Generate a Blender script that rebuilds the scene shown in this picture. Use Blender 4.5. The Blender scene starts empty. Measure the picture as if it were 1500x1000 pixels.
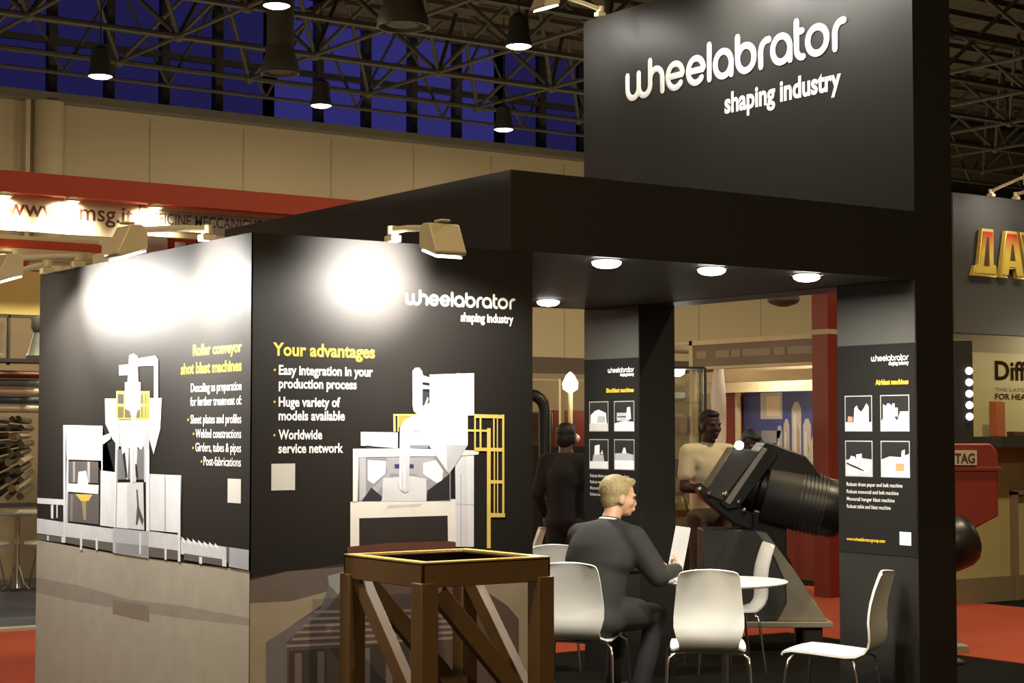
import bpy, bmesh, math, random
from mathutils import Vector, Matrix, Euler
random.seed(7)
SC = bpy.context.scene
COL = SC.collection
PI = math.pi

# ------------------------------------------------------------------ camera
cam_d = bpy.data.cameras.new('camera')
cam = bpy.data.objects.new('camera', cam_d)
COL.objects.link(cam)
cam.location = (-3.434, -6.817, 1.65)
_pitch, _yaw = math.radians(2.9), math.radians(54.9)
_fw = Vector((math.cos(_yaw)*math.cos(_pitch), math.sin(_yaw)*math.cos(_pitch), math.sin(_pitch)))
cam.rotation_euler = _fw.to_track_quat('-Z', 'Y').to_euler()
cam_d.sensor_width = 36.0
cam_d.lens = 2600.0/1500.0*36.0
cam_d.clip_end = 300
SC.camera = cam

# ------------------------------------------------------------------ world: deep blue dusk outside the hall windows
world = bpy.data.worlds.new('dusk_sky')
SC.world = world
world.use_nodes = True
_bg = world.node_tree.nodes['Background']
_bg.inputs[0].default_value = (.085, .078, .44, 1)
_bg.inputs[1].default_value = 0.34

# ------------------------------------------------------------------ exposure / view
SC.view_settings.view_transform = 'Standard'
SC.view_settings.look = 'None'
SC.view_settings.gamma = 1.0
SC.view_settings.use_curve_mapping = False
SC.view_settings.exposure = 0.0

# light powers (watts), tuned against the photograph
P_HALL = 38      # each high bay lamp of the hall
P_FLOOD = 200     # each arm floodlight
P_DOWN = 38       # each downlight in the canopy soffit
P_SIGN = 130       # spots over the red fascia on the left

# ------------------------------------------------------------------ materials
MATS = {}
def mat(name, col, rough=.5, metal=0.0, spec=.5, var=.08, scale=6.0, bump=0.0):
    if name in MATS: return MATS[name]
    m = bpy.data.materials.new(name); m.use_nodes = True
    nt = m.node_tree; b = nt.nodes['Principled BSDF']
    tc = nt.nodes.new('ShaderNodeTexCoord')
    no = nt.nodes.new('ShaderNodeTexNoise'); no.inputs['Scale'].default_value = scale; no.inputs['Detail'].default_value = 4
    nt.links.new(tc.outputs['Object'], no.inputs['Vector'])
    mx = nt.nodes.new('ShaderNodeMix'); mx.data_type = 'RGBA'
    mx.inputs[6].default_value = tuple(c*(1-var) for c in col)+(1,)
    mx.inputs[7].default_value = tuple(min(1, c*(1+var)) for c in col)+(1,)
    nt.links.new(no.outputs['Fac'], mx.inputs[0])
    nt.links.new(mx.outputs[2], b.inputs['Base Color'])
    b.inputs['Roughness'].default_value = rough
    b.inputs['Metallic'].default_value = metal
    b.inputs['Specular IOR Level'].default_value = spec
    if bump:
        bp = nt.nodes.new('ShaderNodeBump'); bp.inputs['Strength'].default_value = bump; bp.inputs['Distance'].default_value = .01
        nt.links.new(no.outputs['Fac'], bp.inputs['Height']); nt.links.new(bp.outputs['Normal'], b.inputs['Normal'])
    MATS[name] = m
    return m
def emit(name, col, strength):
    if name in MATS: return MATS[name]
    m = bpy.data.materials.new(name); m.use_nodes = True
    nt = m.node_tree; b = nt.nodes['Principled BSDF']
    b.inputs['Base Color'].default_value = (.8, .8, .8, 1)
    b.inputs['Emission Color'].default_value = col+(1,)
    b.inputs['Emission Strength'].default_value = strength
    MATS[name] = m
    return m
def print_mat():
    m = bpy.data.materials.new('printed_ink'); m.use_nodes = True
    nt = m.node_tree; b = nt.nodes['Principled BSDF']
    a = nt.nodes.new('ShaderNodeAttribute'); a.attribute_name = 'ink'
    no = nt.nodes.new('ShaderNodeTexNoise'); no.inputs['Scale'].default_value = 9
    mx = nt.nodes.new('ShaderNodeMix'); mx.data_type = 'RGBA'; mx.blend_type = 'MULTIPLY'; mx.inputs[0].default_value = .25
    tc = nt.nodes.new('ShaderNodeTexCoord'); nt.links.new(tc.outputs['Object'], no.inputs['Vector'])
    nt.links.new(a.outputs['Color'], mx.inputs[6]); nt.links.new(no.outputs['Fac'], mx.inputs[7])
    nt.links.new(mx.outputs[2], b.inputs['Base Color'])
    b.inputs['Roughness'].default_value = .42
    b.inputs['Specular IOR Level'].default_value = .3
    MATS['printed_ink'] = m
    return m
def glass_mat(name, tint=(1, 1, 1), gloss=.06):
    m = bpy.data.materials.new(name); m.use_nodes = True
    nt = m.node_tree; nt.nodes.clear()
    out = nt.nodes.new('ShaderNodeOutputMaterial'); mix = nt.nodes.new('ShaderNodeMixShader')
    t = nt.nodes.new('ShaderNodeBsdfTransparent'); g = nt.nodes.new('ShaderNodeBsdfGlossy')
    t.inputs[0].default_value = tint+(1,); g.inputs['Roughness'].default_value = .08
    mix.inputs[0].default_value = gloss
    nt.links.new(t.outputs[0], mix.inputs[1]); nt.links.new(g.outputs[0], mix.inputs[2]); nt.links.new(mix.outputs[0], out.inputs[0])
    MATS[name] = m
    return m

PANEL = mat('black_stand_panel', (.020, .0195, .0175), .45, spec=.25, var=.05)
PANEL_SOFFIT = mat('black_soffit_panel', (.036, .036, .033), .6, spec=.2, var=.05)
PANEL_GREY = mat('charcoal_stand_panel', (.066, .065, .059), .6, spec=.2, var=.05)
POSTER = mat('black_poster_sheet', (.018, .0162, .0145), .55, spec=.15, var=.08, scale=2)
POSTER_MATT = mat('matt_black_poster_sheet', (.016, .0155, .0145), .8, spec=.02, var=.05)
INK = print_mat()
WHITE_INK = mat('white_vinyl', (.86, .86, .83), .5, var=.02)
YELLOW_INK = mat('yellow_vinyl', (.66, .43, .03), .5, var=.03)
GREY_INK = mat('grey_vinyl', (.55, .55, .53), .5, var=.03)
WHITE_PLY = mat('white_lacquered_plywood', (.80, .79, .74), .35, var=.02)
CHROME = mat('chrome_tube', (.75, .74, .70), .18, metal=1, var=.03)
LAMP_CREAM = mat('cream_lamp_housing', (.50, .43, .27), .45, var=.04)
DARK_METAL = mat('dark_grey_metal', (.05, .05, .048), .45, metal=.3, var=.1)
BLACK = mat('black_paint', (.012, .012, .012), .38, spec=.5, var=.1)
BLACKR = mat('black_plastic', (.02, .02, .02), .55, var=.1)
RED_PAINT = mat('red_paint', (.52, .058, .014), .5, var=.06)
RED_DARK = mat('dark_red_paint', (.20, .022, .012), .55, var=.06)
CREAM = mat('cream_paint', (.62, .54, .36), .6, var=.05)
BEIGE = mat('beige_board', (.46, .40, .30), .7, var=.05)
TRUSS = mat('painted_truss_tube', (.075, .069, .054), .6, var=.15)

# ------------------------------------------------------------------ mesh builder
def basis(right, up, origin):
    r = Vector(right).normalized(); u = Vector(up).normalized(); n = r.cross(u)
    return Matrix(((r.x, u.x, n.x, origin[0]), (r.y, u.y, n.y, origin[1]), (r.z, u.z, n.z, origin[2]), (0, 0, 0, 1)))
class MB:
    def __init__(s): s.v = []; s.f = []; s.m = []; s.c = []
    def add(s, vs, fs, m=0, M=None, col=None):
        o = len(s.v)
        for p in vs:
            p = Vector(p)
            if M is not None: p = M @ p
            s.v.append(tuple(p))
        for f in fs:
            s.f.append([i+o for i in f]); s.m.append(m); s.c.append(col)
        return s
    def box(s, c, d, m=0, R=None, M=None):
        x, y, z = d[0]/2, d[1]/2, d[2]/2
        vs = [Vector((a*x, b*y, e*z)) for a in (-1, 1) for b in (-1, 1) for e in (-1, 1)]
        if R is not None:
            RR = Euler(R).to_matrix() if not isinstance(R, Matrix) else R
            vs = [RR @ p for p in vs]
        vs = [p+Vector(c) for p in vs]
        fs = [(0, 1, 3, 2), (4, 6, 7, 5), (0, 4, 5, 1), (2, 3, 7, 6), (0, 2, 6, 4), (1, 5, 7, 3)]
        return s.add(vs, fs, m, M)
    def span(s, a, b, m=0):
        return s.box([(a[i]+b[i])/2 for i in range(3)], [abs(b[i]-a[i]) for i in range(3)], m)
    def tube(s, pts, r, n=8, m=0, flat=None, M=None, closed=False):
        """round tube along pts; flat=(normal, k) squashes the section along normal by k"""
        P = [Vector(p) for p in pts]; N = len(P)
        rs = r if isinstance(r, (list, tuple)) else [r]*N
        T = []
        for i in range(N):
            if closed: d = P[(i+1) % N]-P[i-1]
            else: d = P[min(i+1, N-1)]-P[max(i-1, 0)]
            T.append(d.normalized())
        ref = Vector(flat[0]) if flat else (Vector((0, 0, 1)) if abs(T[0].z) < .9 else Vector((1, 0, 0)))
        vs = []; fs = []
        a = ref-T[0]*ref.dot(T[0]); a.normalize()
        for i in range(N):
            a = a-T[i]*a.dot(T[i]); a.normalize()
            b = T[i].cross(a)
            for k in range(n):
                t = 2*PI*k/n
                ka = rs[i]*(flat[1] if flat else 1)
                vs.append(P[i]+a*math.cos(t)*ka+b*math.sin(t)*rs[i])
        L = N if closed else N-1
        for i in range(L):
            j = (i+1) % N
            for k in range(n):
                k2 = (k+1) % n
                fs.append((i*n+k, i*n+k2, j*n+k2, j*n+k))
        if not closed:
            fs.append(tuple(range(n-1, -1, -1))); fs.append(tuple((N-1)*n+k for k in range(n)))
        return s.add(vs, fs, m, M)
    def cyl(s, a, b, r, n=20, m=0, r2=None):
        return s.tube([a, b], [r, r if r2 is None else r2], n, m)
    def lathe(s, prof, c=(0, 0, 0), n=28, m=0, M=None):
        """prof: list of (radius, z)"""
        vs = []; fs = []
        for r, z in prof:
            for k in range(n):
                t = 2*PI*k/n; vs.append((c[0]+r*math.cos(t), c[1]+r*math.sin(t), c[2]+z))
        for i in range(len(prof)-1):
            for k in range(n):
                k2 = (k+1) % n; fs.append((i*n+k, i*n+k2, (i+1)*n+k2, (i+1)*n+k))
        fs.append(tuple(range(n-1, -1, -1))); fs.append(tuple((len(prof)-1)*n+k for k in range(n)))
        return s.add(vs, fs, m, M)
    def prism(s, poly, h0, h1, M=None, m=0):
        """polygon in local xy extruded z from h0 to h1"""
        n = len(poly)
        vs = [(p[0], p[1], h0) for p in poly]+[(p[0], p[1], h1) for p in poly]
        fs = [tuple(range(n-1, -1, -1)), tuple(range(n, 2*n))]
        for i in range(n):
            j = (i+1) % n; fs.append((i, j, n+j, n+i))
        return s.add(vs, fs, m, M)
    def poly(s, pts, M=None, m=0, z=0, col=None):
        return s.add([(p[0], p[1], z) for p in pts], [tuple(range(len(pts)))], m, M, col)
    def ell(s, c, r, R=None, n=16, k=10, m=0, M=None):
        vs = []; fs = []
        RR = R if R is not None else Matrix.Identity(3)
        for i in range(1, k):
            a = PI*i/k
            for j in range(n):
                t = 2*PI*j/n
                vs.append(Vector(c)+RR @ Vector((r[0]*math.sin(a)*math.cos(t), r[1]*math.sin(a)*math.sin(t), r[2]*math.cos(a))))
        vs.append(Vector(c)+RR @ Vector((0, 0, r[2]))); vs.append(Vector(c)+RR @ Vector((0, 0, -r[2])))
        for i in range(k-2):
            for j in range(n):
                j2 = (j+1) % n; fs.append((i*n+j, (i+1)*n+j, (i+1)*n+j2, i*n+j2))
        tp = (k-1)*n; bt = tp+1
        for j in range(n):
            j2 = (j+1) % n; fs.append((tp, j, j2)); fs.append((bt, (k-2)*n+j2, (k-2)*n+j))
        return s.add(vs, fs, m, M)
    def cap(s, a, b, ra, rb=None, n=12, m=0):
        """tapered capsule"""
        rb = ra if rb is None else rb
        a = Vector(a); b = Vector(b); d = b-a; L = d.length
        d = d/L if L > 1e-6 else Vector((0, 0, 1))
        pts = []; rr = []
        for i in range(5):
            t = PI/2*(i/4.0); pts.append(a-d*ra*math.cos(t)); rr.append(max(ra*math.sin(t), ra*.05))
        for i in range(5):
            t = PI/2*(i/4.0); pts.append(b+d*rb*math.sin(t)); rr.append(max(rb*math.cos(t), rb*.05))
        return s.tube(pts, rr, n, m)
    def build(s, name, mats, parent=None, smooth=True, bevel=0.0, angle=38):
        me = bpy.data.meshes.new(name)
        me.from_pydata(s.v, [], s.f)
        if not isinstance(mats, (list, tuple)): mats = [mats]
        for q in mats: me.materials.append(q)
        me.polygons.foreach_set('material_index', s.m)
        if any(c is not None for c in s.c):
            at = me.color_attributes.new('ink', 'FLOAT_COLOR', 'CORNER')
            i = 0
            for f, c in zip(s.f, s.c):
                c = c or (1, 1, 1)
                for _ in f: at.data[i].color = (c[0], c[1], c[2], 1); i += 1
        me.validate(); me.update()
        if smooth:
            me.polygons.foreach_set('use_smooth', [True]*len(me.polygons))
            me.set_sharp_from_angle(angle=math.radians(angle))
        o = bpy.data.objects.new(name, me)
        COL.objects.link(o)
        if parent is not None: o.parent = parent
        if bevel:
            b = o.modifiers.new('bevel', 'BEVEL'); b.width = bevel; b.segments = 2; b.limit_method = 'ANGLE'; b.angle_limit = math.radians(50)
            b.harden_normals = False
        return o
def fix_normals(o):
    bm = bmesh.new(); bm.from_mesh(o.data); bmesh.ops.recalc_face_normals(bm, faces=bm.faces); bm.to_mesh(o.data); bm.free(); return o

def tag(o, label, cat, group=None):
    o['label'] = label; o['category'] = cat
    if group: o['group'] = group
    return o
def struct(o):
    o['kind'] = 'structure'; return o
def thing(name, label, cat, loc=(0, 0, 0), rz=0.0, group=None):
    o = bpy.data.objects.new(name, None); COL.objects.link(o)
    o.empty_display_size = .1
    o.location = loc; o.rotation_euler = (0, 0, rz)
    return tag(o, label, cat, group)
def dup(root, loc, rz, label, group=None):
    def cp(o, par):
        c = o.copy(); COL.objects.link(c); c.parent = par
        for ch in list(o.children): cp(ch, c)
        return c
    r = cp(root, None); r.location = loc; r.rotation_euler = (0, 0, rz); r['label'] = label
    if group: r['group'] = group
    return r

# ------------------------------------------------------------------ lettering
def text_into(mb, s, M, x, y, width=None, size=.05, align='L', m=0, h=.002, bold=0.0, xs=None):
    """text laid in the xy plane of M: baseline y, left (or right) edge x; squeezed to the given width"""
    cu = bpy.data.curves.new('t', 'FONT'); cu.body = s; cu.size = size; cu.offset = bold; cu.resolution_u = 3
    o = bpy.data.objects.new('t', cu)
    COL.objects.link(o)
    dg = bpy.context.evaluated_depsgraph_get()
    me = bpy.data.meshes.new_from_object(o.evaluated_get(dg))
    xsv = [v.co.x for v in me.vertices]; x0, x1 = min(xsv), max(xsv)
    k = xs if xs else (width/(x1-x0) if width else 1.0)
    ox = x-x0*k if align == 'L' else x-x1*k
    vs = [(v.co.x*k+ox, v.co.y+y, h) for v in me.vertices]
    fs = [tuple(p.vertices) for p in me.polygons]
    mb.add(vs, fs, m, M)
    bpy.data.objects.remove(o); bpy.data.curves.remove(cu); bpy.data.meshes.remove(me)
    return k
def arc(cx, cy, rx, ry, a0, a1, n=14):
    return [(cx+rx*math.cos(math.radians(a0+(a1-a0)*i/n)), cy+ry*math.sin(math.radians(a0+(a1-a0)*i/n))) for i in range(n+1)]
def logo_strokes():
    S = []
    S.append([(0, 1)]+arc(.38, .42, .38, .42, 180, 360)+[(.76, 1)])
    S.append([(.76, .42)]+arc(1.14, .42, .38, .42, 180, 360)+[(1.52, 1.41)])
    S.append(arc(1.915, .58, .395, .42, 180, 0)+[(2.31, 0)])
    for x in (2.66, 3.96):
        S.append([(x+.06, .5), (x+.95, .5)]+arc(x+.475, .5, .475, .5, 4, 318, 30))
    S.append([(5.26, 1.41), (5.26, 0)])
    for x in (5.62, 8.95):
        S.append(arc(x+.475, .5, .475, .5, 0, 360, 32)); S.append([(x+.95, .6), (x+.95, 0)])
    S.append([(6.95, 1.41), (6.95, .5)]); S.append(arc(7.425, .5, .475, .5, 0, 360, 32))
    for x in (8.28, 12.28):
        S.append([(x, 0)]+[(x, .5)]+arc(x+.4, .55, .4, .45, 180, 80, 10))
    S.append([(10.26, 1.41)]+arc(10.56, .32, .30, .32, 180, 280, 10))
    S.append([(10.26, 1.0), (10.56, 1.0)])
    S.append(arc(11.36, .5, .5, .5, 0, 360, 32))
    return S
LOGO_W = 12.75+.28
def logo_into(mb, M, x, y, width, m=0, depth=.3, base_h=0.0, n=8, yscale=1.0):
    """monoline logo lettering; (x, y) is the lower left corner"""
    k = width/LOGO_W; r = .14*k; ky = k*yscale
    for st in logo_strokes():
        pts = [(x+r+px*k, y+r*yscale+py*ky, base_h) for px, py in st]
        d0 = (Vector(pts[0])-Vector(pts[1])).normalized()*r*.8; d1 = (Vector(pts[-1])-Vector(pts[-2])).normalized()*r*.8
        closed = (Vector(pts[0])-Vector(pts[-1])).length < 1e-5
        if closed:
            mb.tube([M @ Vector(p) for p in pts[:-1]], r, n, m, flat=((M.to_3x3() @ Vector((0, 0, 1))), depth), closed=True)
        else:
            q = [Vector(pts[0])+d0]+[Vector(p) for p in pts]+[Vector(pts[-1])+d1]
            rr = [r*.55]+[r]*len(pts)+[r*.55]
            mb.tube([M @ p for p in q], rr, n, m, flat=((M.to_3x3() @ Vector((0, 0, 1))), depth))
LEFT = (0, -1, 0)     # reading direction on faces that look along -X
FRONT = (1, 0, 0)     # reading direction on faces that look along -Y
UP = (0, 0, 1)
# ------------------------------------------------------------------ lamps
GLOW_W = emit('lit_lamp_glass', (1, .97, .88), 9.0)
GLOW_HALL = emit('lit_high_bay_lens', (1, .96, .86), 12.0)
def spot(name, parent, loc, target, power, angle=110, blend=.8, size=.05, col=(1, .96, .88)):
    d = bpy.data.lights.new(name, 'SPOT'); d.energy = power; d.spot_size = math.radians(angle); d.spot_blend = blend
    d.shadow_soft_size = size; d.color = col
    o = bpy.data.objects.new(name, d); COL.objects.link(o); o.parent = parent
    o.location = loc
    o.rotation_euler = (Vector(target)-Vector(loc)).to_track_quat('-Z', 'Y').to_euler()
    return o
def flood_lamp(label, loc, rz, arm=.42, power=300, wide=1.0, cone=95, rise=.06, slew=0.0, group='arm floodlights clamped along the stand walls', aim_in=.0):
    """clamped on a wall top at loc; local +x points out from the wall"""
    t = thing('arm_floodlight', label, 'lamp', loc, rz, group)
    a = MB(); a.box((0.0, 0, .012), (.07, .05, .03)); a.cyl((0, 0, .02), (0, 0, .06), .022, 14)
    a.build('clamp', LAMP_CREAM, t, bevel=.004)
    hx, hy, hz = arm, slew, rise
    b = MB(); b.tube([(0, 0, .05), (arm*.3, slew*.3, .055+rise*.3), (hx-.02, hy, hz+.045)], [.017, .015, .014], 10)
    b.cyl((0, 0, .03), (0, 0, .07), .026, 14)
    b.build('arm', LAMP_CREAM, t)
    # housing: hood whose open mouth looks back at the wall and down
    h = MB()
    prof = [(.075, .075), (-.035, .085), (-.085, .035), (-.075, -.035), (.03, -.085), (.085, -.02)]
    M = Matrix(((1, 0, 0, hx), (0, 0, -1, hy), (0, 1, 0, hz), (0, 0, 0, 1)))
    top = [(-.062, .050), (-.03, .072), (.03, .070), (.098, -.075), (.085, -.092), (-.062, -.045)]
    h.prism([(p[0]*.88, p[1]*.88) for p in top], -.078, .078, M)
    h.box((hx+.01, hy, hz+.074), (.06, .05, .012))
    hs = h.build('housing', LAMP_CREAM, t, bevel=.012)
    g = MB(); gv = Vector((-.0575-.004, 0, -.0425-.003))
    # glass on the wall-side slanted face
    e1 = Vector((.147, 0, -.047)).normalized(); e2 = Vector((0, 1, 0)); nn = e2.cross(e1)
    c = Vector((hx, hy, hz))+Vector((.0115, 0, -.0685))*.88
    off = Vector((-.0018, 0, -.0057))
    p = [c+off+e1*sx*.060+e2*sy*.066 for sx, sy in ((-1, -1), (1, -1), (1, 1), (-1, 1))]
    q = [v+off*1.2 for v in p]
    g.add([v for v in p+q], [(0, 1, 2, 3), (7, 6, 5, 4), (0, 4, 5, 1), (1, 5, 6, 2), (2, 6, 7, 3), (3, 7, 4, 0)])
    fix_normals(g.build('lamp_glass', GLOW_W, hs))
    spot('bulb_or_fill', t, tuple(c+off*5), (-.02, aim_in, -.14), power, cone, .95, .06)
    spot('wide_beam', t, tuple(c+off*5), (-.02, aim_in*1.5, -1.9), power*wide, 168, .35, .06)
    return t
def disc_light(name, parent, loc, power, r, col=(1, .95, .84), spread=180):
    d = bpy.data.lights.new(name, 'AREA'); d.shape = 'DISK'; d.size = 2*r; d.energy = power; d.color = col; d.spread = math.radians(spread)
    o = bpy.data.objects.new(name, d); COL.objects.link(o); o.parent = parent; o.location = loc
    return o

# ------------------------------------------------------------------ hall shell
HALL_Y = 24.0
WALL_TOP = 7.58
wallm = mat('beige_hall_wall', (.43, .355, .25), .75, var=.05, scale=.6)
floorm = mat('dark_grey_carpet', (.010, .0098, .0082), .95, spec=.03, var=.25, scale=90, bump=.3)
roofm = mat('dark_brown_roof_deck', (.10, .080, .058), .8, var=.25, scale=1.2)
conc = mat('dark_concrete_beam', (.13, .12, .10), .8, var=.2, scale=2)
f = MB(); f.span((-16, -16, -.1), (46, HALL_Y, 0)); struct(f.build('floor', floorm, smooth=False))
w = MB(); w.span((-16, HALL_Y, 0), (46, HALL_Y+.3, WALL_TOP)); struct(w.build('wall_back', wallm, smooth=False))
w = MB()
for x in [6.1+1.93*i for i in range(-10, 20)]: w.span((x-.012, HALL_Y-.006, 0), (x+.012, HALL_Y+.004, WALL_TOP-.1))
struct(w.build('trim_1', mat('panel_joint_strip', (.30, .25, .17), .8), smooth=False))  # darker strip along each wall panel joint
w = MB(); w.cyl((7.95, HALL_Y-.12, 0), (7.95, HALL_Y-.12, WALL_TOP-.02), .27, 24); w.span((7.50, HALL_Y-.25, 0), (7.58, HALL_Y, WALL_TOP-.03))
struct(w.build('trim_2', wallm, smooth=False))
w = MB(); w.span((-16, HALL_Y-.35, WALL_TOP-.02), (46, HALL_Y+.3, WALL_TOP+.13)); struct(w.build('trim_3', conc, smooth=False))
w = MB(); w.span((-16.3, -16, 0), (-16, HALL_Y, 13)); struct(w.build('wall_left', wallm, smooth=False))
w = MB(); w.span((46, -16, 0), (46.3, HALL_Y, 13)); struct(w.build('wall_right', wallm, smooth=False))
w = MB(); w.span((-16, -16.3, 0), (46, -16, 13)); struct(w.build('wall_front', wallm, smooth=False))
w = MB(); w.span((-16.3, -16.3, 13), (46.3, HALL_Y+.3, 13.2)); struct(w.build('ceiling', roofm, smooth=False))
# lower roof deck over the right half of the hall
w = MB(); w.span((13.0, 4, 9.75), (46, HALL_Y, 9.9))
for y in range(5, 24, 1): w.span((13.0, y-.05, 9.66), (46, y+.05, 9.76))
struct(w.build('ceiling_deck', roofm, smooth=False))
w = MB(); w.span((29.5, HALL_Y, WALL_TOP), (46, HALL_Y+.3, 13)); struct(w.build('wall_upper', roofm, smooth=False))
# glazing between the wall head and the roof
GLASS = glass_mat('window_glass', (.95, .95, 1), .03)
GLASS_DIM = glass_mat('darker_window_glass', (.66, .66, .66), .03)  # darker tint for most of the window bays
mull = mat('dark_window_mullion', (.035, .033, .03), .6)
n_w = 0
x = -4.0
while x < 29:
    g = MB(); g.span((x, HALL_Y+.14, WALL_TOP+.12), (x+5.5, HALL_Y+.15, 13))
    wi = struct(g.build('window_%d' % (n_w+1), (GLASS_DIM, GLASS_DIM, GLASS_DIM, GLASS, GLASS_DIM, GLASS)[min(n_w, 5)], smooth=False))
    fr = MB()
    for i in range(6):
        xx = x+i*1.1; fr.span((xx-.075, HALL_Y+.05, WALL_TOP+.12), (xx+.075, HALL_Y+.25, 13))
    for zz in (8.75, 10.3, 11.6): fr.span((x, HALL_Y+.07, zz-.05), (x+5.5, HALL_Y+.23, zz+.05))
    fr.build('window_frame', mull, wi, smooth=False)
    n_w += 1; x += 5.5

# space frame of steel tubes under the roof
def truss_bay(name, xs, ys, zb, h, r):
    dx = xs[1]-xs[0]; dy = ys[1]-ys[0]
    m = MB()
    for j, y in enumerate(ys):
        m.cyl((xs[0], y, zb), (xs[-1], y, zb), r, 6)
        if j < len(ys)-1: m.cyl((xs[0]+dx/2, y+dy/2, zb+h), (xs[-1]-dx/2, y+dy/2, zb+h), r, 6)
    for i, x in enumerate(xs):
        m.cyl((x, ys[0], zb), (x, ys[-1], zb), r*.8, 6)
        for j, y in enumerate(ys):
            m.ell((x, y, zb), (r*2.1,)*3, n=8, k=6)
            for sx in (-1, 1):
                for sy in (-1, 1):
                    if 0 <= i+sx*.5 <= len(xs)-1 and 0 <= j+sy*.5 <= len(ys)-1:
                        m.cyl((x, y, zb), (x+sx*dx/2, y+sy*dy/2, zb+h), r*.8, 6)
    for i in range(len(xs)-1):
        m.cyl((xs[i]+dx/2, ys[0]+dy/2, zb+h), (xs[i]+dx/2, ys[-1]-dy/2, zb+h), r*.8, 6)
    return struct(m.build(name, TRUSS))
truss_bay('roof_truss', [1.2+2.6*i for i in range(18)], [13.0+2.55*j for j in range(5)], 8.3, 1.7, .05)
# far catwalk chords close to the glazing
m = MB()
for z in (8.0, 8.9, 9.8):
    m.cyl((-5, HALL_Y-.7, z), (45, HALL_Y-.7, z), .035, 6)
for i in range(24):
    xx = -4+i*2.0
    m.cyl((xx, HALL_Y-.7, 8.0), (xx+1.0, HALL_Y-.7, 9.8), .03, 6); m.cyl((xx+1.0, HALL_Y-.7, 9.8), (xx+2.0, HALL_Y-.7, 8.0), .03, 6)
struct(m.build('roof_truss', TRUSS))
# suspended round air diffusers
def diffuser(label, x, y, z, r):
    t = thing('air_diffuser', label, 'air vent', (x, y, z), 0, 'round air diffusers under the hall roof')
    m = MB(); m.cyl((0, 0, .25), (0, 0, 12.99-z), r*.72, 24); m.build('duct', TRUSS, t)
    m = MB(); m.lathe([(r*.72, .45), (r*.8, .3), (r, .1), (r*1.02, 0), (r*.95, 0), (r*.9, .08), (r*.6, .12)], n=28); m.build('rim', TRUSS, t)
    m = MB(); m.lathe([(r*.62, .03), (r*.62, .07)], n=24); m.build('damper_plate', mat('black_vent_plate', (.02, .02, .018), .7), t)
    return t
diffuser('wide round air diffuser on a duct at the top edge of the photo, nearest one', 9.28, 13.89, 7.22, .36)
diffuser('round air diffuser hanging before the blue windows, left of the other one', 9.53, 17.99, 7.28, .30)
# high bay lamps
def high_bay(label, x, y, z, r=.19, power=None, col=(1, .80, .50)):
    t = thing('high_bay_lamp', label, 'ceiling lamp', (x, y, z), 0, 'round high bay lamps under the hall roof')
    power = power or P_HALL
    m = MB(); m.lathe([(r*1.02, 0), (r*1.02, .05), (r*.86, .16), (r*.75, .42), (r*.2, .5)], n=24); hs = m.build('housing', DARK_METAL, t)
    m = MB(); m.lathe([(r*.2, -.035), (r*.7, -.025), (r*.97, 0), (r*.97, .02)], n=24); m.build('lens', GLOW_HALL, hs)
    m = MB(); m.cyl((0, 0, .45), (0, 0, (9.74 if x > 13 else 9.99)-z), .012, 6); m.build('hanger', DARK_METAL, t)
    disc_light('bulb_or_fill', t, (0, 0, -.06), power, r, col)
    return t
high_bay('lit round lamp at the top edge of the photo, left of centre', 7.89, 14.97, 7.54)
high_bay('lit round lamp at far left, over the beige wall column', 7.21, 19.62, 7.24)
high_bay('lit round lamp in front of blue windows, third lamp from the left', 12.0, 21.13, 7.51)
high_bay('lowest lit round lamp, just left of the tall black sign tower', 16.24, 21.46, 7.54)
high_bay('lit round lamp high between the dark trusses, nearest the sign tower', 11.45, 14.19, 7.28)
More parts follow.
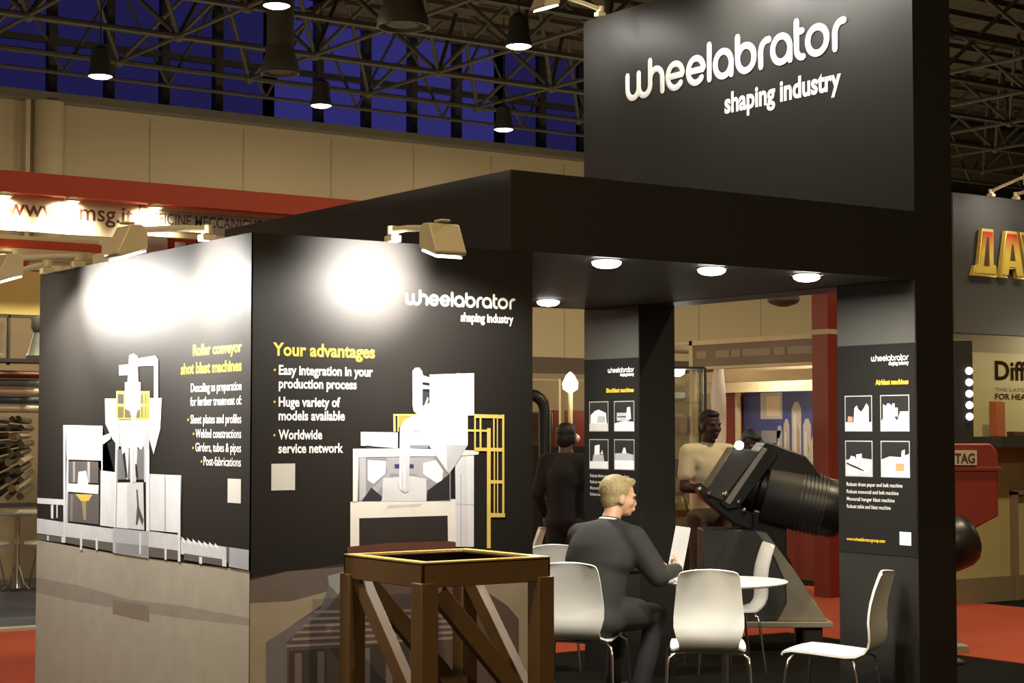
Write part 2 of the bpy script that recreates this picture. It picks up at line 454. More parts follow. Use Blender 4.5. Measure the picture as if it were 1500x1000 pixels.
# further lamps of the same hall grid that light the stands from above
for x, y, p_ in ((-6, -3, 640), (0, -9, 640), (-8, 6, 130), (0, 8, 100), (7.6, .2, 380), (15, 6, 200), (20, 1, 200)):
    high_bay('lit round lamp of the hall grid hanging high above the stands, out of the frame', x, y, 7.6, power=p_, col=(1, .75, .42) if y < -2.5 else (1, .80, .50))
PRINT_LEFT=[((.4,.37,.32),[(-2.582,1.065),(-2.548,.171),(.022,.494),(.013,1.062),(-.673,1.054),(-1.432,1.052)]),
((.3,.27,.24),[(-2.574,.865),(-2.571,.784),(-2.091,.78),(-1.425,.788),(-.668,.804),(.016,.831),(.016,.862),(-.669,.861),(-1.271,.843),(-1.919,.864)]),
((.24,.205,.18),[(-1.473,.827),(-1.033,.832),(-1.031,.755),(-1.471,.758)]),
((.72,.74,.8),[(-2.552,1.292),(-2.119,1.295),(-2.118,1.266),(-2.551,1.262)]),
((.72,.74,.8),[(-2.325,1.262),(-2.288,1.263),(-2.286,1.19),(-2.322,1.191)]),
((.72,.74,.8),[(-2.244,1.264),(-2.226,1.265),(-2.224,1.196),(-2.242,1.196)]),
((.62,.64,.7),[(-2.548,1.183),(-2.115,1.177),(-2.113,1.101),(-2.545,1.102)]),
((.13,.12,.12),[(-2.545,1.098),(-2.116,1.098),(-2.115,1.072),(-2.544,1.067)]),
((.72,.74,.8),[(-2.375,1.097),(-2.349,1.098),(-2.348,1.071),(-2.374,1.072)]),
((.72,.74,.8),[(-2.166,1.099),(-2.13,1.1),(-2.129,1.071),(-2.165,1.072)]),
((.86,.87,.93),[(-2.122,1.683),(-1.627,1.678),(-1.62,1.449),(-1.643,1.448),(-1.635,1.184),(-1.483,1.179),(-1.475,1.451),(-1.636,1.455),(-1.643,1.663),(-2.111,1.669)]),
((.86,.87,.93),[(-2.122,1.683),(-1.627,1.678),(-1.638,1.505),(-2.105,1.505)]),
((.62,.64,.7),[(-2.105,1.505),(-2.08,1.506),(-2.076,1.179),(-2.115,1.177)]),
((.13,.12,.12),[(-2.08,1.495),(-1.677,1.498),(-1.674,1.391),(-2.076,1.385)]),
((.35,.35,.38),[(-2.017,1.494),(-1.989,1.494),(-1.985,1.39),(-2.013,1.389)]),
((.45,.45,.5),[(-1.82,1.496),(-1.787,1.497),(-1.783,1.392),(-1.817,1.391)]),
((.86,.87,.93),[(-1.938,1.443),(-1.836,1.451),(-1.792,1.356),(-1.953,1.352)]),
((.86,.87,.93),[(-2.083,1.381),(-1.667,1.382),(-1.672,1.337),(-2.089,1.338)]),
((.13,.12,.12),[(-2.081,1.329),(-1.659,1.335),(-1.661,1.186),(-2.084,1.185)]),
((.72,.52,.1),[(-1.976,1.328),(-1.748,1.332),(-1.797,1.299),(-1.899,1.295)]),
((.34,.28,.16),[(-1.889,1.296),(-1.831,1.298),(-1.828,1.202),(-1.862,1.2)]),
((.24,.23,.24),[(-2.039,1.324),(-2.011,1.324),(-2.013,1.188),(-2.041,1.187)]),
((.72,.74,.8),[(-1.643,1.455),(-1.443,1.45),(-1.436,1.181),(-1.641,1.182)]),
((.72,.74,.8),[(-1.043,1.45),(-.69,1.45),(-.693,1.188),(-1.036,1.186)]),
((.45,.46,.52),[(-.876,1.448),(-.856,1.449),(-.85,1.188),(-.87,1.188)]),
((.86,.87,.93),[(-1.598,1.814),(-1.438,1.811),(-1.435,1.7),(-1.45,1.675),(-1.447,1.588),(-1.496,1.613),(-1.588,1.688)]),
((.86,.87,.93),[(-1.072,1.808),(-.913,1.806),(-.927,1.662),(-.999,1.543),(-1.068,1.638)]),
((.55,.56,.62),[(-1.435,1.706),(-1.055,1.707),(-1.048,1.412),(-1.106,1.41),(-1.117,1.578),(-1.447,1.576)]),
((.86,.87,.93),[(-1.418,1.669),(-1.098,1.672),(-1.106,1.614),(-1.14,1.554),(-1.185,1.578),(-1.231,1.589),(-1.261,1.565),(-1.322,1.577),(-1.353,1.564),(-1.401,1.613)]),
((.2,.2,.22),[(-1.437,1.563),(-1.11,1.566),(-1.107,1.422),(-1.433,1.415)]),
((.86,.87,.93),[(-1.384,1.576),(-1.292,1.577),(-1.303,1.418),(-1.318,1.418)]),
((.7,.72,.78),[(-1.246,1.589),(-1.186,1.59),(-1.202,1.408),(-1.256,1.407)]),
((.03,.03,.03),[(-1.368,1.539),(-1.337,1.552),(-1.303,1.43),(-1.324,1.418)]),
((.03,.03,.03),[(-1.213,1.493),(-1.192,1.493),(-1.172,1.421),(-1.203,1.432)]),
((.8,.62,.16),[(-1.455,1.849),(-1.05,1.841),(-1.049,1.707),(-1.451,1.71)]),
((.13,.12,.12),[(-1.436,1.834),(-1.07,1.827),(-1.069,1.782),(-1.434,1.786)]),
((.22,.18,.1),[(-1.434,1.772),(-1.068,1.767),(-1.067,1.715),(-1.432,1.717)]),
((.8,.62,.16),[(-1.361,1.841),(-1.348,1.841),(-1.345,1.712),(-1.357,1.712)]),
((.8,.62,.16),[(-1.162,1.837),(-1.15,1.837),(-1.147,1.71),(-1.159,1.71)]),
((.8,.62,.16),[(-1.132,1.837),(-1.12,1.837),(-1.117,1.71),(-1.129,1.71)]),
((.8,.62,.16),[(-1.112,1.836),(-1.1,1.836),(-1.096,1.71),(-1.108,1.71)]),
((.8,.62,.16),[(-1.088,1.836),(-1.076,1.836),(-1.073,1.71),(-1.085,1.71)]),
((.86,.87,.93),[(-1.346,1.89),(-1.157,1.886),(-1.154,1.759),(-1.196,1.747),(-1.233,1.662),(-1.281,1.748),(-1.343,1.761)]),
((.86,.87,.93),[(-1.297,2.018),(-1.249,2.026),(-1.197,2.012),(-1.184,1.886),(-1.315,1.889)]),
((.86,.87,.93),[(-1.421,1.975),(-1.302,1.975),(-1.301,1.924),(-1.419,1.925)]),
((.86,.87,.93),[(-1.212,2.0),(-.99,2.007),(-.958,1.988),(-.953,1.806),(-.999,1.807),(-1.003,1.96),(-1.211,1.963)]),
((.62,.64,.7),[(-1.235,1.967),(-1.223,1.966),(-1.221,1.893),(-1.233,1.893)]),
((.86,.87,.93),[(-1.451,1.71),(-1.413,1.709),(-1.429,1.181),(-1.461,1.18)]),
((.3,.31,.34),[(-1.434,1.563),(-1.418,1.564),(-1.433,1.183),(-1.445,1.183)]),
((.86,.87,.93),[(-1.087,1.566),(-1.046,1.567),(-1.036,1.181),(-1.071,1.179)]),
((.86,.87,.93),[(-1.277,1.595),(-1.24,1.595),(-1.241,1.405),(-1.265,1.404)]),
((.66,.68,.74),[(-1.429,1.4),(-1.112,1.408),(-1.095,1.184),(-1.436,1.181)]),
((.1,.1,.11),[(-1.195,1.372),(-1.177,1.373),(-1.157,1.289),(-1.102,1.231),(-1.116,1.201),(-1.156,1.241),(-1.175,1.204),(-1.196,1.203),(-1.181,1.3)]),
((.82,.84,.9),[(-1.417,1.397),(-1.302,1.4),(-1.296,1.181),(-1.426,1.181)]),
((.86,.87,.93),[(-1.632,1.625),(-1.513,1.644),(-1.518,1.613),(-1.608,1.587)]),
((.62,.64,.7),[(-2.115,1.177),(-1.467,1.173),(-1.465,1.105),(-2.109,1.101)]),
((.13,.12,.12),[(-2.109,1.104),(-1.465,1.105),(-1.464,1.061),(-2.108,1.073)]),
((.48,.49,.55),[(-1.474,1.177),(-1.042,1.179),(-1.039,1.054),(-1.47,1.056)]),
((.3,.31,.34),[(-1.434,1.107),(-1.046,1.112),(-1.045,1.058),(-1.432,1.058)]),
((.72,.74,.8),[(-1.9,1.106),(-1.872,1.106),(-1.87,1.046),(-1.898,1.047)]),
((.72,.74,.8),[(-1.692,1.116),(-1.665,1.117),(-1.663,1.058),(-1.69,1.059)]),
((.72,.74,.8),[(-2.151,1.683),(-2.118,1.683),(-2.101,1.073),(-2.129,1.071)]),
((.62,.64,.7),[(-1.042,1.181),(-.687,1.179),(-.685,1.105),(-1.04,1.106)]),
((.13,.12,.12),[(-1.034,1.108),(-.685,1.108),(-.684,1.065),(-1.033,1.062)]),
((.72,.74,.8),[(-.86,1.111),(-.837,1.111),(-.836,1.058),(-.858,1.058)]),
((.72,.74,.8),[(-1.151,1.167),(-1.13,1.168),(-1.127,1.066),(-1.148,1.066)]),
((.72,.74,.8),[(-.723,1.448),(-.693,1.449),(-.684,1.059),(-.711,1.058)]),
((.62,.64,.7),[(-.681,1.159),(-.21,1.15),(-.209,1.088),(-.68,1.094)]),
((.13,.12,.12),[(-.647,1.099),(-.209,1.095),(-.209,1.066),(-.647,1.07)]),
((.72,.74,.8),[(-.488,1.093),(-.457,1.093),(-.456,1.062),(-.487,1.063)]),
((.72,.74,.8),[(-.254,1.096),(-.214,1.096),(-.213,1.066),(-.253,1.065)]),
((.4,.42,.5),[(-.19,1.151),(.011,1.149),(.013,1.064),(-.189,1.067)]),
((.13,.12,.12),[(-.215,1.152),(-.186,1.151),(-.184,1.084),(-.214,1.082)]),
((.86,.87,.93),[(-.676,1.173),(-.643,1.163),(-.627,1.139),(-.67,1.155)]),
((.86,.87,.93),[(-.616,1.171),(-.584,1.161),(-.568,1.137),(-.611,1.153)]),
((.86,.87,.93),[(-.558,1.169),(-.526,1.159),(-.51,1.136),(-.552,1.151)]),
((.86,.87,.93),[(-.5,1.167),(-.468,1.157),(-.452,1.135),(-.494,1.15)]),
((.86,.87,.93),[(-.443,1.165),(-.411,1.155),(-.396,1.133),(-.437,1.148)]),
((.86,.87,.93),[(-.386,1.164),(-.355,1.153),(-.34,1.132),(-.381,1.146)]),
((.86,.87,.93),[(-.33,1.162),(-.3,1.151),(-.284,1.13),(-.325,1.144)]),
]
PRINT_RIGHT=[((.055,.045,.04),[(-.002,1.03),(.467,1.072),(.468,.889),(-.001,.915)]),
((.33,.28,.21),[(-.001,.925),(.111,.976),(.309,1.005),(.467,1.008),(.941,.975),(1.435,.951),(1.477,.949),(1.477,.133),(.004,.286)]),
((.15,.12,.11),[(-.002,1.02),(.176,1.051),(.455,1.058),(.456,.969),(.199,.923),(-.001,.925)]),
((.115,.082,.07),[(.086,.756),(.343,.896),(.467,.998),(1.139,.955),(1.331,.84),(1.396,.773),(1.396,.142),(.089,.277)]),
((.17,.155,.165),[(.078,.757),(.343,.886),(.39,1.002),(.467,1.038),(.467,.978),(.377,.884),(.178,.75),(.18,.46),(.08,.469)]),
((.3,.31,.33),[(.376,1.022),(.467,1.038),(.467,.998),(.428,.94),(.382,.982)]),
((.27,.23,.21),[(.31,.876),(1.052,.844),(1.052,.831),(.305,.865)]),
((.27,.23,.21),[(.283,.848),(1.07,.818),(1.07,.805),(.279,.837)]),
((.27,.23,.21),[(.257,.821),(1.087,.792),(1.087,.78),(.252,.809)]),
((.27,.23,.21),[(.23,.793),(1.105,.766),(1.105,.754),(.226,.782)]),
((.27,.23,.21),[(.204,.766),(1.122,.74),(1.122,.728),(.2,.754)]),
((.27,.23,.21),[(.178,.738),(1.14,.714),(1.14,.702),(.174,.727)]),
((.06,.05,.045),[(.189,.711),(.796,.708),(.798,.204),(.192,.267)]),
((.17,.14,.125),[(.217,.699),(.25,.699),(.253,.26),(.22,.264)]),
((.17,.14,.125),[(.328,.699),(.361,.698),(.364,.249),(.33,.252)]),
((.17,.14,.125),[(.44,.699),(.474,.698),(.477,.237),(.443,.241)]),
((.17,.14,.125),[(.555,.699),(.59,.698),(.592,.225),(.557,.229)]),
((.17,.14,.125),[(.672,.699),(.707,.698),(.709,.213),(.674,.217)]),
((.035,.03,.03),[(.532,1.268),(1.002,1.267),(1.002,1.125),(.533,1.143)]),
((.84,.83,.8),[(.487,1.341),(1.04,1.341),(1.044,1.124),(1.0,1.125),(.997,1.267),(.532,1.268),(.533,1.143),(.488,1.144)]),
((.62,.6,.57),[(.686,1.322),(.865,1.324),(.842,1.311),(.67,1.307)]),
((.7,.72,.8),[(1.036,1.573),(1.141,1.543),(1.141,1.12),(1.044,1.124)]),
((.52,.54,.63),[(1.065,1.456),(1.073,1.456),(1.074,1.123),(1.066,1.123)]),
((.8,.82,.9),[(1.1,1.543),(1.141,1.543),(1.141,1.12),(1.109,1.121)]),
((.5,.51,.58),[(1.041,1.321),(1.141,1.314),(1.141,1.309),(1.041,1.316)]),
((.3,.3,.34),[(.527,1.536),(1.013,1.534),(1.013,1.332),(.528,1.343)]),
((.52,.53,.58),[(.533,1.536),(.565,1.536),(.566,1.37),(.534,1.342)]),
((.42,.42,.47),[(.672,1.535),(.921,1.533),(.887,1.43),(.808,1.46),(.697,1.461),(.626,1.378),(.653,1.34),(.621,1.341),(.588,1.388),(.673,1.462)]),
((.04,.04,.05),[(.545,1.342),(.593,1.402),(.653,1.357),(.642,1.34)]),
((.03,.03,.035),[(.882,1.335),(.887,1.382),(1.007,1.457),(1.007,1.337)]),
((.68,.69,.76),[(.653,1.443),(.741,1.447),(.808,1.45),(.881,1.435),(.882,1.335),(.648,1.34)]),
((.86,.87,.93),[(.574,1.524),(.669,1.518),(.666,1.462),(.604,1.418),(.574,1.435)]),
((.86,.87,.93),[(.864,1.507),(.932,1.521),(.972,1.472),(.967,1.429),(.938,1.415),(.864,1.459)]),
((.05,.05,.18),[(.713,1.504),(.813,1.503),(.814,1.484),(.713,1.485)]),
((.86,.87,.93),[(.538,1.648),(.729,1.646),(.73,1.575),(.538,1.594)]),
((.62,.64,.7),[(.538,1.618),(.729,1.612),(.73,1.575),(.538,1.587)]),
((.05,.05,.06),[(.565,1.589),(.603,1.585),(.603,1.571),(.565,1.571)]),
((.8,.62,.16),[(.705,1.728),(.886,1.729),(.886,1.721),(.705,1.72)]),
((.8,.62,.16),[(.705,1.728),(.716,1.728),(.718,1.65),(.707,1.65)]),
((.45,.32,.08),[(.729,1.719),(.886,1.719),(.886,1.67),(.729,1.669)]),
((.8,.62,.16),[(.727,1.721),(.733,1.721),(.734,1.65),(.727,1.65)]),
((.62,.64,.7),[(.79,1.669),(.892,1.67),(.892,1.574),(.791,1.574)]),
((.4,.41,.46),[(.813,1.655),(.841,1.655),(.841,1.646),(.813,1.646)]),
((.3,.3,.34),[(.791,1.588),(.892,1.588),(.892,1.574),(.791,1.574)]),
((.88,.87,.85),[(.498,1.574),(.752,1.574),(.752,1.538),(.527,1.536),(.523,1.343),(.499,1.34)]),
((.8,.8,.8),[(.791,1.574),(1.17,1.562),(1.164,1.543),(.99,1.536),(.791,1.538)]),
((.86,.87,.93),[(.806,1.923),(.82,1.937),(.84,1.939),(.857,1.923),(.861,1.904),(.897,1.895),(.897,1.871),(.859,1.873),(.859,1.765),(.897,1.78),(.898,1.722),(.841,1.722),(.813,1.741),(.807,1.765)]),
((.04,.04,.05),[(.86,1.832),(.897,1.828),(.897,1.78),(.86,1.765)]),
((.5,.5,.55),[(.86,1.861),(.897,1.857),(.897,1.842),(.86,1.842)]),
((.86,.87,.93),[(.866,1.761),(.886,1.806),(.892,1.799),(.875,1.756)]),
((.92,.92,.97),[(.897,1.908),(1.14,1.919),(1.141,1.724),(.898,1.722)]),
((.7,.71,.8),[(1.041,1.916),(1.064,1.917),(1.056,1.743),(1.035,1.752)]),
((.74,.75,.84),[(1.105,1.918),(1.14,1.918),(1.141,1.738),(1.094,1.743)]),
((.66,.66,.72),[(.92,1.872),(.972,1.863),(1.012,1.82),(1.033,1.772),(1.018,1.752),(.989,1.805),(.943,1.843)]),
((.97,.97,1),[(.886,1.765),(1.018,1.781),(1.021,1.745),(1.105,1.738),(1.106,1.587),(.889,1.591)]),
((.55,.56,.62),[(.889,1.591),(1.106,1.587),(1.036,1.495),(1.004,1.457),(.99,1.467)]),
((.78,.8,.88),[(.898,1.588),(.989,1.587),(.992,1.472)]),
((.88,.89,.94),[(.886,1.727),(.807,1.722),(.762,1.698),(.74,1.665),(.736,1.404),(.747,1.385),(.769,1.375),(.788,1.384),(.794,1.65),(.819,1.665),(.886,1.67)]),
((.62,.63,.7),[(.746,1.537),(.792,1.536),(.788,1.384),(.769,1.375),(.747,1.385)]),
((.8,.8,.86),[(.759,1.517),(.77,1.517),(.768,1.394),(.759,1.394)]),
((.8,.62,.16),[(1.141,1.728),(1.15,1.729),(1.15,1.562),(1.141,1.563)]),
((.8,.62,.16),[(1.171,1.729),(1.181,1.729),(1.181,1.562),(1.171,1.562)]),
((.8,.62,.16),[(1.247,1.729),(1.255,1.729),(1.255,1.562),(1.247,1.562)]),
((.8,.62,.16),[(1.268,1.729),(1.274,1.729),(1.274,1.562),(1.268,1.562)]),
((.8,.62,.16),[(1.298,1.729),(1.31,1.729),(1.31,1.562),(1.298,1.562)]),
((.8,.62,.16),[(1.141,1.73),(1.31,1.727),(1.31,1.71),(1.141,1.713)]),
((.8,.62,.16),[(1.105,1.66),(1.224,1.658),(1.224,1.648),(1.105,1.65)]),
((.8,.62,.16),[(1.141,1.576),(1.31,1.573),(1.31,1.556),(1.141,1.561)]),
((.8,.62,.16),[(1.212,1.665),(1.233,1.665),(1.233,1.11),(1.212,1.111)]),
((.8,.62,.16),[(1.212,1.425),(1.31,1.423),(1.31,1.408),(1.212,1.409)]),
((.8,.62,.16),[(1.233,1.273),(1.314,1.269),(1.314,1.251),(1.233,1.253)]),
((.8,.62,.16),[(1.25,1.556),(1.257,1.556),(1.257,1.267),(1.25,1.268)]),
((.8,.62,.16),[(1.269,1.556),(1.275,1.556),(1.275,1.267),(1.269,1.267)]),
((.8,.62,.16),[(1.298,1.556),(1.31,1.556),(1.31,1.266),(1.298,1.266)]),
((.13,.055,.04),[(.471,1.145),(.698,1.155),(1.002,1.151),(1.039,1.146),(1.039,1.117),(.471,1.117)]),
]
# ================================================================== the black exhibition stand
# storage cabin (X 0..1.476, Y 0..2.53)
cab = thing('exhibition_cabin', 'black storage cabin of the stand, carrying the two large printed machine graphics', 'booth cabin', (.74, 1.26, 0))
def cabpart(a, b, m, nm='wall_panel'):
    q = MB(); q.span([a[0]-.74, a[1]-1.26, a[2]], [b[0]-.74, b[1]-1.26, b[2]]); return q.build(nm, m, cab, smooth=False)
cabpart((.005, .05, 0), (.045, 2.53, 2.5), PANEL)
cabpart((.005, .005, 0), (1.472, .045, 2.5), PANEL)
cabpart((1.436, .05, 0), (1.476, 2.53, 2.5), PANEL)
cabpart((.05, 2.49, 0), (1.43, 2.53, 2.5), PANEL)

def ink_layers(polys, M, clampu, name, parent, z0=.0006, dz=.00006):
    q = MB()
    for i, (c, pts) in enumerate(polys):
        pp = []
        for u, v in pts:
            u = min(max(u, clampu[0]), clampu[1])
            if v < .5 and (u < -1e-9 and clampu[0] < 0 or v < .15): v = .0
            pp.append((u, v))
        q.poly(pp, M, 0, z0+i*dz, c)
    return q.build(name, INK, parent, smooth=False)

# left graphic, facing -X
gl = thing('graphic_panel', 'tall printed graphic of a roller conveyor machine under two floodlights, on the left cabin face', 'poster', (0, 1.265, 0), 0, 'large graphics on the cabin')
ML = basis(LEFT, UP, (0, -1.265, 0))     # u = -Y (world)
q = MB(); q.span((0, -1.265, 0), (.005, 1.265, 2.5)); q.build('backing_sheet', POSTER, gl, smooth=False)
ink_layers(PRINT_LEFT, ML, (-2.528, 0), 'machine_picture', gl)
def text_line(parent, name, m_, lab, *args):
    q = MB(); text_into(q, *args); o = q.build(name, m_, parent, smooth=False)
    if lab: o['label'] = lab
    return o
def logo_part(parent, *args, **kw):
    q = MB(); logo_into(q, *args, **kw); o = q.build('logo_lettering', WHITE_INK, parent); o['label'] = 'white rounded logo lettering'
    return o
text_line(gl, 'headline', YELLOW_INK, 'yellow headline', 'Roller conveyor', ML, -.09, 1.993, .489, .068, 'R', 0, .0004, .0019)
text_line(gl, 'headline', YELLOW_INK, 'yellow headline', 'shot blast machines', ML, -.09, 1.912, .618, .068, 'R', 0, .0004, .0019)
for s_, w_, b_ in (('Descaling as preparation', .508, 1.828), ('for further treatment of:', .513, 1.766), ('Sheet plates and profiles', .51, 1.686),
                   ('Welded constructions', .455, 1.622), ('Girders, tubes & pipes', .455, 1.561), ('Post-fabrications', .37, 1.50)):
    text_line(gl, 'text_line', WHITE_INK, 'white text line', s_, ML, -.09, b_, w_, .056, 'R', 0, .0004, .0004)
text_line(gl, 'tagline', WHITE_INK, 'white tagline', 'shaping industry', ML, -.09, 2.166, .315, .056, 'R', 0, .0004, .0019)
logo_part(gl, ML, -.697, 2.225, .608, 0, .2, .0002, yscale=.85)
q = MB()
for u, v in ((-.625, 1.703), (-.565, 1.639), (-.57, 1.576), (-.48, 1.516)): q.box((-.0006, -1.265-u, v), (.001, .012, .010))
q.build('bullet_dots', YELLOW_INK, gl, smooth=False)
q = MB(); q.span((-.0012, .087-1.265, 1.342), (-.0002, .214-1.265, 1.446)); q.build('blank_sticker', GREY_INK, gl, smooth=False)

# right graphic, facing -Y
gr = thing('graphic_panel', 'printed wall graphic listing advantages beside a white machine with yellow ladder, behind the brown trestle', 'poster', (.738, 0, 0), 0, 'large graphics on the cabin')
MR = basis(FRONT, UP, (-.738, 0, 0))
q = MB(); q.span((-.738, 0, 0), (.738, .005, 2.5)); q.build('backing_sheet', POSTER, gr, smooth=False)
ink_layers(PRINT_RIGHT, MR, (0.002, 1.474), 'machine_picture', gr)
text_line(gr, 'headline', YELLOW_INK, 'yellow headline', 'Your advantages', MR, .103, 1.977, .507, .078, 'L', 0, .0004, .0019)
for s_, w_, b_ in (('Easy integration in your', .468, 1.895), ('production process', .385, 1.837), ('Huge variety of', .302, 1.758), ('models available', .326, 1.699),
                   ('Worldwide', .213, 1.617), ('service network', .318, 1.558)):
    text_line(gr, 'text_line', WHITE_INK, 'white text line', s_, MR, .132, b_, w_, .058, 'L', 0, .0004, .0014)
text_line(gr, 'tagline', WHITE_INK, 'white tagline', 'shaping industry', MR, 1.068, 2.158, .297, .056, 'L', 0, .0004, .0019)
logo_part(gr, MR, .769, 2.222, .608, 0, .2, .0002, yscale=.88)
q = MB()
for u, v in ((.112, 1.914), (.112, 1.777), (.112, 1.634)): q.box((u-.738, -.0006, v), (.009, .001, .009))
q.build('bullet_dots', YELLOW_INK, gr, smooth=False)
q = MB(); q.span((.099-.738, -.0012, 1.398), (.213-.738, -.0002, 1.512)); q.build('blank_sticker', GREY_INK, gr, smooth=False)

# canopy roof
can = thing('canopy_roof', 'flat black canopy over the meeting area with four downlights in its underside', 'canopy', (2.74, 1.52, 2.5))
def canpart(nm, a, b, m):
    q = MB(); q.span([a[0]-2.74, a[1]-1.52, a[2]-2.5], [b[0]-2.74, b[1]-1.52, b[2]-2.5]); return q.build(nm, m, can, smooth=False)
canpart('front_fascia', (1.35, 0, 2.502), (4.118, .03, 2.885), PANEL)
canpart('side_fascia', (1.35, .031, 2.502), (1.38, 3.05, 2.885), PANEL)
canpart('back_fascia', (1.381, 3.02, 2.502), (4.118, 3.05, 2.885), PANEL)
canpart('soffit', (1.381, .031, 2.503), (4.118, 3.019, 2.53), PANEL_SOFFIT)
canpart('roof_sheet', (1.381, .031, 2.84), (4.118, 3.019, 2.87), PANEL)

# downlights
DLG = emit('lit_downlight_dome', (1, .97, .90), 14.0)
def downlight(label, x, y):
    t = thing('downlight', label, 'ceiling lamp', (x, y, 2.503), 0, 'downlights in the canopy soffit')
    m = MB(); m.lathe([(.088, 0), (.088, -.005), (.074, -.010), (.066, -.007)], n=28); m.build('trim_ring', CHROME, t)
    m = MB(); m.lathe([(.075, -.007), (.070, -.024), (.05, -.036), (.02, -.041)], n=28); m.build('glass_dome', DLG, t)
    disc_light('bulb_or_fill', t, (0, 0, -.07), P_DOWN, .07)
    return t
downlight('lit downlight at the front edge of the canopy, nearest the cabin', 2.025, .13)
downlight('lit downlight at the front edge of the canopy, middle one of the row', 2.721, .13)
downlight('lit downlight at the front edge of the canopy, nearest the right hand column', 3.406, .13)
downlight('lit downlight at the far back of the canopy, just right of the cabin edge', 3.379, 2.468)

# sign tower with two legs
tow = thing('sign_tower', 'tall black sign tower on two legs with white lettering across its upper board', 'sign', (4.275, 1.52, 0))
def towpart(nm, a, b, m):
    q = MB(); q.span([a[0]-4.275, a[1]-1.52, a[2]], [b[0]-4.275, b[1]-1.52, b[2]]); return q.build(nm, m, tow, smooth=False)
towpart('sign_board', (4.12, 0, 2.5), (4.43, 3.05, 4.54), PANEL)
towpart('leg', (4.12, 0, 0), (4.43, .607, 2.5), PANEL)
towpart('upper_panel', (4.1165, .004, 2.148), (4.1205, .603, 2.498), PANEL_GREY)
towpart('upper_panel', (4.1165, 2.447, 2.148), (4.1205, 3.046, 2.498), PANEL_GREY)
towpart('leg', (4.12, 2.443, 0), (4.43, 3.05, 2.5), PANEL)
MT = basis(LEFT, UP, (4.12-4.275, -1.52, 0))
q = MB()
logo_into(q, MT, -2.577, 3.889, 2.075, 0, .25, .004, 10, yscale=1.0)
q.build('logo_lettering', WHITE_INK, tow)['label'] = 'white rounded logo lettering'
q = MB()
text_into(q, 'shaping industry', MT, -1.575, 3.672, 1.02, .18, 'L', 0, .003, .006)
q.build('tagline_lettering', WHITE_INK, tow, smooth=False)['label'] = 'white bold tagline'

